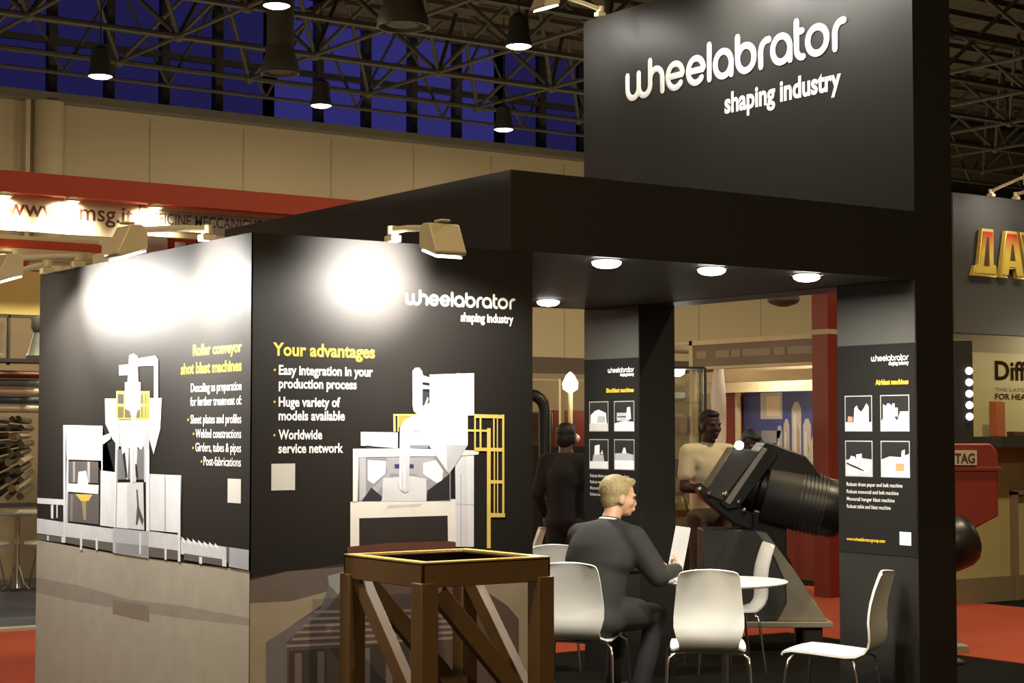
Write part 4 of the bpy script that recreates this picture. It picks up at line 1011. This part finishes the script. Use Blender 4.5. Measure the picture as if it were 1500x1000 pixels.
q = MB(); q.span((LX(1022), -.26, LZ(914)), (LX(1212), .32, LZ(906))); q.build('base_plate', GREY_FIN, bm_, bevel=.006)
for px in (1045, 1185):
    for y_ in (-.16, .22):
        q = MB(); q.span((LX(px)-.07, y_-.05, 0), (LX(px)+.07, y_+.05, LZ(914))); q.build('foot', BLACKR, bm_, bevel=.006)

# second motor, its round end showing at the right of the column
t = thing('electric_motor', 'black rounded motor end peeking out right of the black column, before the red box', 'motor', (6.61, 1.83, 0), R(-35))
q = MB(); q.lathe([(.10, -.45), (.19, -.42), (.20, -.1), (.195, 0), (.17, .06), (.11, .10), (.04, .115)], n=32, M=Matrix.Translation((0, 0, .87)) @ Matrix.Rotation(R(70), 4, 'Y')); q.build('motor_shell', BLACK, t)
q = MB(); q.span((-.30, -.12, 0), (-.16, .12, .80)); q.span((-.42, -.2, 0), (-.04, .2, .03)); q.build('stand', BLACKR, t, bevel=.01)

# red machine box with a dark display and round lights
t = thing('red_control_box', 'red metal hopper box with a small plate, on a pedestal behind the black column', 'machine', (7.06, 2.24, 0), R(-35))
q = MB()
q.prism([(-.30, .98), (.02, .90), (.25, 1.02), (.25, 1.50), (.20, 1.56), (-.30, 1.56)], -.16, .16, MX); fix_normals(q.build('box_body', mat('deep_red_paint', (.24, .022, .012), .5, var=.08), t, bevel=.012))
q = MB(); q.span((-.30, -.175, 1.355), (.275, .175, 1.385)); q.build('lid_rim', RED_DARK, t, bevel=.004)
q = MB(); q.span((-.09, -.178, 1.40), (.09, -.168, 1.51)); q.build('name_plate', CREAM, t, smooth=False)
q = MB(); text_into(q, 'TAG', basis((1, 0, 0), (0, 0, 1), (0, -.178, 0)), -.075, 1.415, .15, .10, 'L', 0, .001, .004); q.build('plate_lettering', BROWN, t, smooth=False)
q = MB(); q.span((-.36, -.10, 0), (-.20, .10, 1.1)); q.span((-.45, -.15, 0), (.02, .15, .06)); q.build('pedestal', mat('light_grey_foot', (.30, .28, .23), .7), t, bevel=.008)
t2 = thing('light_panel', 'tall dark panel with a column of five round white lights, standing on the red box', 'light panel', (7.06, 2.24, 1.562), R(-35))
q = MB(); q.span((-.34, -.06, 0.0), (.10, .06, .78)); q.build('panel_body', BLACKR, t2, bevel=.008)
LEDW = emit('white_led_spot', (.85, .88, 1), 7)
for i in range(5):
    q = MB(); q.lathe([(.028, 0), (.026, .012), (.014, .02)], n=16, M=Matrix.Translation((.07, -.058, .20+i*.086)) @ Matrix.Rotation(R(90), 4, 'X')); q.build('round_light', LEDW, t2)
# ================================================================== carpets
REDC = mat('red_aisle_carpet', (.38, .048, .014), .95, var=.12, scale=40, bump=.2)
q = MB(); q.span((6.85, -8, 0), (10.1, 16, .006)); struct(q.build('carpet_red', REDC, smooth=False))
q = MB(); q.span((-9, 3.9, 0), (6.85, 7.62, .006)); struct(q.build('carpet_red', REDC, smooth=False))
q = MB(); q.span((-9, 7.75, 0), (6.5, 13.0, .012)); struct(q.build('carpet_blue', mat('blue_grey_carpet', (.05, .058, .085), .95, var=.15, scale=40), smooth=False))
q = MB(); q.span((-9, 7.60, 0), (6.5, 7.75, .03)); struct(q.build('trim_4', mat('pale_platform_edge', (.45, .42, .34), .6), smooth=False))

def bulb_or_fill(parent, loc, power, r=.08, col=(1, .86, .60)):
    d = bpy.data.lights.new('bulb_or_fill', 'POINT'); d.energy = power; d.shadow_soft_size = r; d.color = col
    o = bpy.data.objects.new('bulb_or_fill', d); COL.objects.link(o); o.parent = parent; o.location = loc; return o

# ================================================================== stall on the left with the red fascia
WARM = (1, .80, .48)
SIGNW = mat('cream_sign_board', (.72, .66, .50), .55, var=.03)
GREYSIGN = mat('grey_sign_board', (.30, .28, .26), .6, var=.05)
st = thing('red_fascia_stall', 'exhibition stall with a long red fascia over a cream sign with a web address', 'stall', (0, 7.7, 0))
q = MB(); q.span((-3, -.16, 3.63), (5.3, .04, 3.81)); q.build('red_fascia', RED_PAINT, st, smooth=False)
q = MB(); q.span((-3, .0, 3.33), (2.78, .04, 3.63)); q.build('sign_board', SIGNW, st, smooth=False)
q = MB(); q.span((2.79, .0, 3.40), (5.3, .04, 3.63)); q.build('grey_sign_board', GREYSIGN, st, smooth=False)
q = MB(); q.span((2.79, -.03, 3.36), (5.3, .045, 3.40)); q.span((2.79, -.02, 3.60), (5.3, 0, 3.63)); q.build('pale_trim', CREAM, st, smooth=False)
q = MB(); q.span((-3, 4.9, 0), (5.3, 5.0, 3.3)); q.build('back_wall', mat('dim_back_wall', (.22, .18, .12), .7), st, smooth=False)
for xx in (-2.9, 5.2):
    q = MB(); q.span((xx-.06, -.02, .03), (xx+.06, .1, 3.63)); q.build('post', RED_DARK, st, smooth=False)
MO = basis(FRONT, UP, (0, -.003, 0))
q = MB(); text_into(q, 'www.omsg.it', MO, 1.6, 3.46, 1.13, .205, 'L', 0, .0, .002); q.build('sign_lettering', mat('dark_red_lettering', (.11, .022, .012), .5), st, smooth=False)
q = MB(); text_into(q, 'OFFICINE MECCANICHE SAN GIORGIO', MO, 2.83, 3.475, 1.85, .14, 'L', 0, .0, .0015); q.build('grey_sign_lettering', mat('black_lettering', (.03, .025, .02), .5), st, smooth=False)
SPG = emit('lit_warm_spot', (1, .85, .5), 14)
def fascia_spot(label, x):
    t = thing('fascia_spotlight', label, 'lamp', (x, 7.56, 3.628), 0, 'spotlights under the red fascia')
    q = MB(); q.lathe([(.05, 0), (.075, -.02), (.07, -.035)], n=20); q.build('housing', CREAM, t)
    q = MB(); q.lathe([(.055, -.034), (.045, -.045), (.01, -.05)], n=18); q.build('lens', SPG, t)
    spot('bulb_or_fill', t, (0, -.02, -.06), (0, .16, -.22), P_SIGN, 120, .9, .03, (1, .86, .55))
fascia_spot('lit spotlight under the red fascia at the left edge of the photo', 1.53)
fascia_spot('lit spotlight under the red fascia between the web address letters', 2.12)
fascia_spot('lit spotlight under the red fascia where cream sign meets grey sign', 2.87)
for xx in (-1.2, 1.9, 4.2): bulb_or_fill(st, (xx, 2.6, 3.1), 130, .15, WARM)  # unseen point lights added to brighten the stall and the wall behind

# red and cream machine with long beams
t = thing('beam_machine', 'red and cream machine made of long horizontal beams, under the cream web address sign', 'machine', (1.0, 9.1, 0))
for (z0_, z1_, x1_, m_) in ((3.395, 3.435, 1.92, CREAM), (3.32, 3.395, 1.95, RED_PAINT), (3.245, 3.32, 1.86, CREAM), (3.205, 3.245, 1.86, BEIGE), (3.125, 3.205, 1.25, RED_PAINT), (3.09, 3.125, 1.86, RED_DARK)):
    q = MB(); q.span((-2.5, -.15, z0_), (x1_, .15, z1_)); q.build('beam', m_, t, bevel=.006)
for xx in (-1.9, .93):
    q = MB(); q.span((xx-.035, -.17, 3.05), (xx+.035, -.151, 3.42)); q.build('strap', RED_DARK, t, smooth=False)
for xx in (-1.9, .2):
    q = MB(); q.span((xx-.05, .15, 0.01), (xx+.05, .25, 3.42)); q.build('upright', RED_DARK, t, smooth=False)
q = MB(); q.ell((1.05, -.18, 3.235), (.03, .03, .02)); q.build('lamp_button', SPG, t)
t = thing('drum_machine', 'red machine housing with a white drum end, above the left cabin wall', 'machine', (3.52, 8.7, 0.012))
q = MB(); q.cyl((-.34, -.1, 3.36), (-.14, -.1, 3.36), .17, 28); q.lathe([(.12, 0), (.06, .03)], n=20, M=Matrix.Translation((-.34, -.1, 3.36)) @ Matrix.Rotation(R(-90), 4, 'Y')); q.build('drum', WHITE_PLY, t)
q = MB(); q.span((-.14, -.22, 3.05), (.17, .3, 3.52)); q.build('housing', RED_PAINT, t, bevel=.02)
q = MB(); q.span((.18, -.2, 3.05), (.50, .3, 3.53)); q.build('side_housing', mat('brown_housing', (.16, .06, .04), .5), t, bevel=.02)
q = MB(); q.tube([(.0, -.23, 3.3), (.0, -.235, 3.40)], .05, 14); q.build('white_knob', WHITE_PLY, t)
q = MB(); q.span((-.2, -.1, 0.01), (.4, .2, 3.05)); q.build('stand', RED_DARK, t, smooth=False)
# light board, shelf and bell shaped machine part
t = thing('display_shelf', 'dark metal shelf at the left edge, holding a grey bell shaped casting', 'shelf', (1.78, 8.15, 0))
q = MB(); q.span((-.3, -.02, 2.63), (.45, .02, 2.655)); q.span((.0, -.02, 2.22), (.02, .02, 2.65)); q.span((-.3, -.2, 2.24), (.45, .2, 2.27)); q.span((.42, -.02, 0.012), (.45, .02, 2.65)); q.span((-.3, -.02, 0.012), (-.27, .02, 2.65)); q.build('frame', DARK_METAL, t, smooth=False)
q = MB(); q.span((-1.2, .02, 2.66), (.6, .05, 3.04)); q.span((-.6, .31, .012), (-.5, .33, 2.66)); q.build('yellow_board', mat('yellow_cream_board', (.60, .47, .17), .6), t, smooth=False)
q = MB(); q.span((-1.2, .26, 2.27), (.06, .29, 2.60)); q.build('lit_board', WHITE_PLY, t, smooth=False)
o = MB(); o.lathe([(.11, 0), (.115, .03), (.10, .05), (.075, .14), (.06, .20), (.05, .23), (.075, .27), (.075, .36), (.0, .37)], n=24); o = o.build('bell_casting', mat('blue_grey_cast_iron', (.09, .10, .10), .5), None)
o.location = (2.03, 8.05, 2.272); tag(o, 'grey bell shaped casting standing on the dark shelf at the left edge', 'machine part')
# steel pipes lying across, then a stack of profiles
PIPES = [('red brown', (.20, .08, .05), 2.15), ('grey blue', (.20, .24, .27), 2.075), ('cream', (.62, .56, .42), 2.0), ('dark blue', (.06, .09, .12), 1.925), ('pale', (.55, .50, .36), 1.85)]
for nm, c_, z_ in PIPES:
    o = MB(); o.cyl((-3.4, 0, 0), (.62, 0, 0), .036, 14); o = o.build('rack_pipe', mat('pipe_'+nm.replace(' ', '_'), c_, .4, metal=.2), None)
    o.location = (1.9, 8.46, z_); tag(o, nm+' pipe lying across the steel rack at the left edge of the photo', 'pipe', 'pipes on the rack')
t = thing('steel_rack', 'steel rack carrying pipes and profiles behind the left end of the cabin', 'rack', (1.2, 8.58, 0))
for xx in (-2.4, -.5, 1.36):
    q = MB(); q.span((xx-.03, -.03, .012), (xx+.03, .03, 2.2)); q.build('upright', DARK_METAL, t, smooth=False)
for z_ in (.98, 1.82):
    q = MB(); q.span((-2.4, -.02, z_), (1.36, .02, z_+.04)); q.build('cross_bar', DARK_METAL, t, smooth=False)
BARM = [mat('steel_profile_%s' % n_, c_, .4, metal=.5) for n_, c_ in (('dark', (.10, .09, .07)), ('brown', (.20, .15, .10)), ('pale', (.45, .42, .34)))]
dirv = Vector((.37, .93, 0)).normalized()
for k in range(10):
    for c_ in range(4):
        o = MB(); z_ = 1.06+.078*k
        a_ = Vector((1.80+.125*c_+.03*((k+c_) % 2), 8.97-.06*((k*3+c_) % 3), z_)); o.tube([a_, a_+dirv*3.2], .034, 4 if (k+c_) % 3 else 8); o = o.build('steel_profile', BARM[(k*2+c_) % 3 if k % 3 == 1 else 0], None, smooth=False)
        tag(o, 'long steel profile in the dark stack above the white table, far left', 'steel profile', 'steel profiles stacked on the rack')
# bistro table with two stools behind the cabin's left end
t = thing('bistro_table', 'white bistro table with chrome foot behind the left end of the cabin', 'table', (2.99, 11.24, .012))
q = MB(); q.lathe([(0, .77), (.30, .77), (.40, .80), (.40, .815), (0, .815)], n=36); q.build('tabletop', WHITE_PLY, t)
q = MB(); q.lathe([(.05, .02), (.035, .1), (.03, .75), (.10, .77)], n=20); q.build('pedestal', CHROME, t)
for k in range(4):
    an = k*PI/2+.4; q = MB(); q.tube([(.03*math.cos(an), .03*math.sin(an), .25), (.10*math.cos(an), .10*math.sin(an), .06), (.2*math.cos(an), .2*math.sin(an), .012)], .014, 8); q.build('foot', CHROME, t)
def stool(label, loc, group='white stools'):
    t = thing('white_stool', label, 'stool', loc, 0, group)
    q = MB(); q.lathe([(.0, .44), (.17, .45), (.2, .48), (.19, .505), (0, .51)], n=28); q.build('seat', WHITE_PLY, t)
    for k in range(3):
        an = k*2*PI/3; q = MB(); q.tube([(.08*math.cos(an), .08*math.sin(an), .45), (.19*math.cos(an), .19*math.sin(an), 0)], .012, 8); q.build('leg', CHROME, t)
stool('white stool left of the bistro table, cut by the left edge of the photo', (2.72, 11.30, .012))
stool('white stool right of the bistro table, half hidden by the cabin', (3.22, 11.10, .012))

# ================================================================== stalls seen through the canopy
mfa = mat('brown_grey_fascia_board', (.24, .20, .16), .6, var=.05)
t = thing('shell_scheme_stall', 'row of shell stalls with a plain brown fascia board, far behind the canopy', 'stall', (13, 14, 0))
q = MB(); q.span((-4, 0, 2.49), (19, .05, 2.73)); q.build('fascia_board', mfa, t, smooth=False)
q = MB(); q.span((-4, -.02, 2.42), (19, .04, 2.49)); q.build('pale_trim', CREAM, t, smooth=False)
q = MB(); q.span((-4, 2.9, 0), (19, 3, 2.49)); q.build('back_wall', mat('dim_tan_wall', (.19, .145, .09), .7), t, smooth=False)
for xx in (-3.9, -.9, 2.1, 4.9):
    q = MB(); q.span((xx-.03, 0, 0), (xx+.03, .05, 2.49)); q.build('post', CREAM, t, smooth=False)
q = MB(); q.span((.05, 1.5, .01), (.75, 1.6, 1.98)); q.build('red_panel', RED_DARK, t, smooth=False)
q = MB(); q.span((-2.6, 1.2, .01), (.9, 1.45, 1.42)); q.build('dark_counter', mat('dark_brown_counter', (.035, .028, .022), .6), t, smooth=False)
q = MB(); q.span((-1.2, 1.25, 1.42), (-.15, 1.45, 1.95)); q.build('dark_cabinet', mat('brown_cabinet', (.09, .06, .04), .5), t, bevel=.02)
for xx in (-2.2, 1.5, 5): bulb_or_fill(t, (xx, 1.2, 2.44), 90, .1, WARM)  # unseen point lights added behind the fascia to brighten the stall
for xx in (-14, -10.5, -7, -3.5, 0, 3.5, 7, 10.5, 14, 17.5): bulb_or_fill(t, (xx, 6.0, 2.5), 150, .15, (1, .82, .48))  # unseen fill lights added behind the stalls to wash the hall wall
# tall black arched machine frame in the gap
t = thing('arched_machine_frame', 'black machine frame with a rounded arch top, in the gap right of the cabin', 'machine', (6.12, 6.53, 0), R(-35))
q = MB()
q.tube([(-.12, 0, .01), (-.12, 0, 1.85)]+[(.02+.14*math.cos(a_), 0, 1.85+.14*math.sin(a_)) for a_ in [PI-PI*i/8 for i in range(9)]]+[(.16, 0, 1.2), (.16, 0, .01)], .055, 10); q.build('arch', BLACK, t)
q = MB(); q.span((-.2, -.12, .01), (.3, .12, 1.05)); q.build('base_cabinet', BLACK, t, bevel=.02)
# white floor lamp
t = thing('lit_pole_lamp', 'slim cream pole with a glaring lamp head, in the gap left of the far column', 'lamp', (7.40, 7.57, 0))
q = MB(); q.cyl((0, 0, .01), (0, 0, 2.05), .025, 12); q.lathe([(.14, .007), (.14, .02), (.03, .04)], n=24); q.build('pole', CREAM, t)
q = MB(); q.lathe([(.03, 2.05), (.075, 2.08), (.08, 2.14), (.04, 2.22), (.01, 2.25)], n=20); q.build('lamp_head', emit('glaring_lamp', (1, .93, .75), 8), t)
q = MB(); q.ell((.0, -.05, 1.58), (.08, .05, .05)); q.build('joint_knob', WHITE_PLY, t)
bulb_or_fill(t, (0, -.16, 2.15), 12, .06, WARM)
stool('white stool farther back in the gap right of the cabin, left of the black coat', (6.38, 6.95, 0))
stool('white stool in the gap right of the cabin, below the black coat', (6.80, 6.72, 0))

# glass showcase
t = thing('glass_showcase', 'narrow glass showcase with lit shelves, right beside the far leg of the tower', 'showcase', (6.70, 5.05, 0), R(-35))
SG = glass_mat('showcase_glass', (.92, .95, .93), .06)
for zz in (.08, .9, 1.25, 1.62, 1.9, 2.2):
    q = MB(); q.span((-.20, -.2, zz-.01), (.20, .2, zz+.01)); q.build('shelf', DARK_METAL if zz in (.08, 2.2) else SG, t, smooth=False)
for sx in (-1, 1):
    for sy in (-1, 1):
        q = MB(); q.span((sx*.2-.012, sy*.2-.012, .0), (sx*.2+.012, sy*.2+.012, 2.2)); q.build('post', DARK_METAL, t, smooth=False)
q = MB(); q.span((-.2, -.204, .09), (.2, -.200, 2.19)); q.build('front_glass', SG, t, smooth=False)
q = MB(); q.lathe([(.07, 2.19), (.06, 2.15), (.02, 2.13)], n=18, c=(-.02, 0, 0)); q.build('lamp_disc', emit('showcase_lamp', (1, .98, .92), 9), t)
bulb_or_fill(t, (0, -.05, 2.08), 6, .05, (1, .95, .85))
mt = Matrix.Translation((6.70, 5.05, 0)) @ Matrix.Rotation(R(-35), 4, 'Z')
for nm, lab, cat_, loc_, shape, m_ in (
    ('silver_bowl', 'bright silver bowl on the upper shelf of the glass showcase', 'bowl', (-.02, 0, 1.91), [(.04, 0), (.09, .03), (.10, .08), (.08, .08)], WHITE_PLY),
    ('round_jar', 'pale pink jar on a middle shelf of the glass showcase', 'jar', (.0, 0, 1.63), [(.09, 0), (.10, .02), (.10, .15), (.06, .17), (0, .18)], mat('pale_pink_glaze', (.5, .36, .30), .4)),
    ('blue_box', 'blue box on a shelf of the glass showcase', 'box', (.0, 0, 1.26), None, mat('blue_card', (.05, .07, .22), .5)),
    ('amber_vase', 'amber vase on the lowest glass shelf of the showcase', 'vase', (.0, 0, .91), [(.05, 0), (.09, .06), (.07, .14), (.04, .18), (.06, .22)], mat('amber_glaze', (.30, .20, .07), .3))):
    q = MB()
    if shape: q.lathe(shape, n=22)
    else: q.span((-.12, -.08, 0), (.12, .08, .15))
    o = q.build(nm, m_, None, bevel=0 if shape else .006); o.matrix_world = mt @ Matrix.Translation(loc_); tag(o, lab, cat_)

# stall with the brown header sign and the blue poster wall (faces -X)
t = thing('header_sign_stall', 'open stall with a brown header sign and a cream ceiling, beyond the black machine', 'stall', (9.5, 7.1, 0))
q = MB(); q.span((0, -1.0, 2.34), (.06, 1.04, 2.64)); q.build('header_board', mat('brown_header_board', (.20, .155, .115), .6), t, smooth=False)
q = MB(); q.span((-.015, -1.0, 2.60), (.075, 1.05, 2.65)); q.span((-.015, -1.0, 2.33), (.075, 1.05, 2.36)); q.span((-.015, 1.0, 0), (.06, 1.05, 2.65)); q.span((-.015, -1.04, 0), (.06, -.99, 2.75)); q.build('aluminium_frame', CREAM, t, smooth=False)
q = MB(); MH = basis(LEFT, UP, (-.002, 0, 0))
for u0, u1 in ((-.93, -.78), (-.62, -.40), (-.37, -.22), (-.19, .24), (.30, .46), (.50, .88)):
    q = MB(); q.prism([(u0, 2.45), (u1, 2.45), (u1, 2.53), (u0, 2.53)], 0, .004, MH); fix_normals(q.build('faded_word', mat('faded_lettering', (.32, .26, .21), .6), t, smooth=False))
q = MB(); q.span((.06, -1.0, 2.62), (2.2, 3.0, 2.65)); q.build('ceiling_sheet', CREAM, t, smooth=False)
q = MB(); q.span((2.10, -1.0, 0), (2.15, 3.0, 2.62)); q.build('back_wall', CREAM, t, smooth=False)
q = MB(); q.span((.9, -1.0, 2.22), (.98, 3.0, 2.34)); q.span((1.6, -1.0, 2.12), (1.66, 3.0, 2.24)); q.build('ceiling_beam', CREAM, t, smooth=False)
q = MB(); q.span((2.0, -.9, .1), (2.09, 2.36, 2.13)); q.build('blue_poster_wall', mat('blue_printed_wall', (.040, .055, .20), .5, var=.2, scale=1.5), t, smooth=False)
q = MB(); q.span((1.95, 2.42, .01), (2.09, 2.75, 2.13)); q.build('red_panel', RED_DARK, t, smooth=False)
q = MB(); q.span((1.9, 2.37, .01), (1.96, 2.41, 2.13)); q.build('pale_post', CREAM, t, smooth=False)
MS = basis(LEFT, UP, (2.0, 0, 0))
q = MB(); q.poly([(-2.06, 1.80), (-1.68, 1.80), (-1.68, 2.12), (-2.06, 2.12)], MS, 0, .002, (.45, .45, .46)); q.poly([(-1.95, 1.84), (-1.72, 1.84), (-1.72, 2.08), (-1.95, 2.08)], MS, 0, .003, (.66, .58, .45)); q.poly([(-2.05, 1.66), (-1.70, 1.66), (-1.75, 1.52), (-1.98, 1.50), (-2.05, 1.58)], MS, 0, .002, (.26, .27, .32))
for u0, w_, h_ in ((-1.78, .10, 1.72), (-1.66, .10, 1.80), (-1.52, .16, 2.0), (-1.33, .13, 1.80), (-1.2, .08, 1.6), (-1.10, .11, 1.70)):
    q.poly([(u0, 1.25), (u0+w_, 1.25), (u0+w_, h_-.08), (u0+w_*.7, h_), (u0+w_*.3, h_), (u0, h_-.08)], MS, 0, .002, (.40, .39, .38)); q.poly([(u0+w_*.2, 1.3), (u0+w_*.45, 1.3), (u0+w_*.45, h_-.15), (u0+w_*.2, h_-.15)], MS, 0, .003, (.55, .53, .50)); q.poly([(u0+w_*.6, 1.4), (u0+w_*.8, 1.4), (u0+w_*.8, h_-.35), (u0+w_*.6, h_-.25)], MS, 0, .003, (.34, .22, .20))
q.build('printed_figures', INK, t, smooth=False)
for yy in (-.4, 1.2): bulb_or_fill(t, (1.1, yy, 2.42), 38, .06, (1, .88, .66))
q = MB(); q.lathe([(.06, 0), (.05, -.04), (.02, -.05)], n=16, c=(.5, .55, 2.62)); q.build('ceiling_spot', emit('stall_spot', (1, .9, .65), 6), t)
o = MB(); o.tube([(0, 0, 0), (.03, .02, .4), (-.02, -.02, .8), (.02, .02, 1.15)], [.05, .075, .085, .05], 10); o = o.build('hanging_curtain', SHIRT_W, None); o.location = (9.64, 7.84, 1.22)
tag(o, 'white curtain hanging in the stall above the person in cream shirt', 'curtain')
t = thing('stall_counter', 'low red fronted counter with a white top inside the brown header stall', 'counter', (10.9, 7.35, 0))
q = MB(); q.span((-.25, -1.1, .0), (.25, .5, .90)); q.build('red_front', RED_DARK, t, smooth=False)
q = MB(); q.span((-.3, -1.15, .90), (.3, .55, .95)); q.build('worktop', WHITE_PLY, t, smooth=False)
o = MB(); o.span((-.15, -.2, 0), (.15, .2, .1)); o = o.build('blue_brochure_stack', mat('blue_card2', (.05, .06, .25), .5), None, bevel=.004); o.location = (10.85, 6.75, .95)
tag(o, 'blue stack of brochures on the white counter top', 'brochures')
# red post with pale edge
t = thing('red_post', 'tall red square post with a pale band, left of the right hand column', 'post', (9.40, 5.93, 0))
q = MB(); q.span((-.11, -.11, 0), (.11, .11, 3.2)); q.build('post_shaft', RED_DARK, t, smooth=False)
q = MB(); q.span((-.115, -.115, 2.62), (.115, .115, 2.67)); q.build('pale_band', BEIGE, t, smooth=False)
# round grey ceiling loudspeaker-like funnel at the top of the opening
t = thing('round_duct_end', 'round brown duct end hanging at the top of the tower opening, left of red post', 'duct', (9.20, 6.35, 2.98))
q = MB(); q.lathe([(.06, .16), (.15, .12), (.165, 0), (.14, -.03), (.05, -.06)], n=28); q.build('duct_rim', TRUSS, t)
q = MB(); q.cyl((0, 0, .15), (0, 0, 5.3), .05, 18); q.build('duct_pipe', TRUSS, t)

# ================================================================== stall on the right with golden letters
t = thing('grey_fascia_stall', 'stall with a dark grey fascia over a yellowish printed wall, at the right edge', 'stall', (9.7, 4.6, 0))
YW = mat('yellow_green_wall', (.42, .38, .17), .65, var=.06, scale=1)
q = MB(); q.span((0, -.05, 2.59), (6, .15, 3.93)); q.build('fascia', mat('dark_grey_fascia', (.045, .043, .038), .55, var=.1, scale=1), t, smooth=False)
q = MB(); q.span((0, .10, .24), (6, .2, 2.59)); q.build('yellow_wall', YW, t, smooth=False)
q = MB(); q.span((0, .06, 0), (6, .2, .24)); q.build('base_board', mat('brown_base_board', (.20, .16, .09), .7), t, smooth=False)
q = MB(); q.span((.42, -.25, 1.50), (3, .10, 1.60)); q.build('ledge', DARK_METAL, t, smooth=False)
q = MB(); q.span((.94, .04, 0), (1.0, .10, 1.06)); q.span((.94, .04, 1.03), (2.0, .10, 1.08)); q.build('door_frame', mat('brown_frame', (.24, .17, .10), .6), t, smooth=False)
MD = basis(FRONT, UP, (-9.7, .097, 0))
DKL = mat('dark_brown_lettering', (.03, .018, .008), .9, spec=0.0)
text_line(t, 'wall_word', DKL, None, 'Different', MD, 10.45, 2.16, 1.15, .26, 'L', 0, .001, .006)
text_line(t, 'wall_words', DKL, None, 'FOR HEAVY', MD, 10.45, 1.965, .60, .08, 'L', 0, .001, .001)
q = MB(); text_into(q, 'THE LATEST', MD, 10.45, 2.045, .55, .05, 'L', 0, .001, .0003); q.build('small_lettering', mat('grey_brown_lettering', (.16, .13, .07), .5), t, smooth=False)
t3 = thing('gold_letters', 'large golden raised letters with red faces on the dark grey fascia', 'letters', (10.2, 4.535, 3.14))
GOLDL = mat('gold_letter', (.62, .46, .10), .35, metal=.3, var=.1)
def grad_letter():
    m = bpy.data.materials.new('red_to_gold_face'); m.use_nodes = True; nt = m.node_tree; b = nt.nodes['Principled BSDF']
    tc = nt.nodes.new('ShaderNodeTexCoord'); sp = nt.nodes.new('ShaderNodeSeparateXYZ'); cr = nt.nodes.new('ShaderNodeValToRGB')
    nt.links.new(tc.outputs['Generated'], sp.inputs[0]); nt.links.new(sp.outputs['Z'], cr.inputs[0]); nt.links.new(cr.outputs[0], b.inputs['Base Color'])
    cr.color_ramp.elements[0].position = .45; cr.color_ramp.elements[0].color = (.62, .46, .07, 1); cr.color_ramp.elements[1].position = .95; cr.color_ramp.elements[1].color = (.40, .03, .01, 1)
    b.inputs['Roughness'].default_value = .4
    return m
GR = grad_letter()
bulb_or_fill(t, (2.3, -.35, 2.45), 70, .1, (1, .9, .62))  # unseen point light added out of view to brighten the yellow wall
ML3 = basis(FRONT, UP, (0, 0, 0))
D_ = [[(.0, 0), (.04, .10), (.09, .10), (.15, .46), (.31, .46), (.31, .10), (.35, .10), (.35, 0)], [(.155, .10), (.235, .10), (.235, .38), (.205, .38)]]
A_ = [[(.0, 0), (.10, .46), (.26, .46), (.36, 0), (.25, 0), (.235, .09), (.125, .09), (.105, 0)], [(.14, .17), (.22, .17), (.19, .33), (.17, .33)]]
V_ = [[(.0, .46), (.11, .46), (.17, .15), (.23, .46), (.34, .46), (.22, 0), (.12, 0)]]
for lt, x_ in ((D_, -.31), (A_, .09), (V_, .39)):
    q = MB()
    q.prism([(a_+x_, b_) for a_, b_ in lt[0]], 0, .05, ML3); fix_normals(q.build('letter', GOLDL, t3, bevel=.004))
    q = MB(); cx_ = sum(p[0] for p in lt[0])/len(lt[0])+x_
    q.prism([(cx_+(a_+x_-cx_)*.86, .23+(b_-.23)*.88) for a_, b_ in lt[0]], .051, .056, ML3); fix_normals(q.build('letter_face', GR, t3, smooth=False))
    if len(lt) > 1:
        q = MB(); q.prism([(a_+x_, b_) for a_, b_ in lt[1]], .057, .060, ML3); fix_normals(q.build('letter_counter', BROWN, t3, smooth=False))
# flood lamps above the golden letters
flood_lamp('white floodlight over the golden letters at the right edge', (10.25, 4.55, 3.93), -PI/2, .5, P_FLOOD*.08, .5, rise=.12)
flood_lamp('white floodlight over the golden letters, the one standing nearer', (10.62, 4.55, 3.93), -PI/2, .75, P_FLOOD*.06, .5, rise=.08)
# small things on the ledge
o = MB(); o.span((-.06, -.05, 0), (.06, .05, .34)); o = o.build('orange_box', mat('orange_card', (.42, .13, .04), .5), None, bevel=.006); o.location = (10.21, 4.48, 1.60); tag(o, 'orange box standing on the dark ledge right of the light panel', 'box')
o = MB(); o.span((-.20, -.05, 0), (.20, .05, .05)); o = o.build('brown_tray', BROWN, None, bevel=.005); o.location = (10.58, 4.46, 1.60); tag(o, 'flat brown tray on the dark ledge', 'tray')
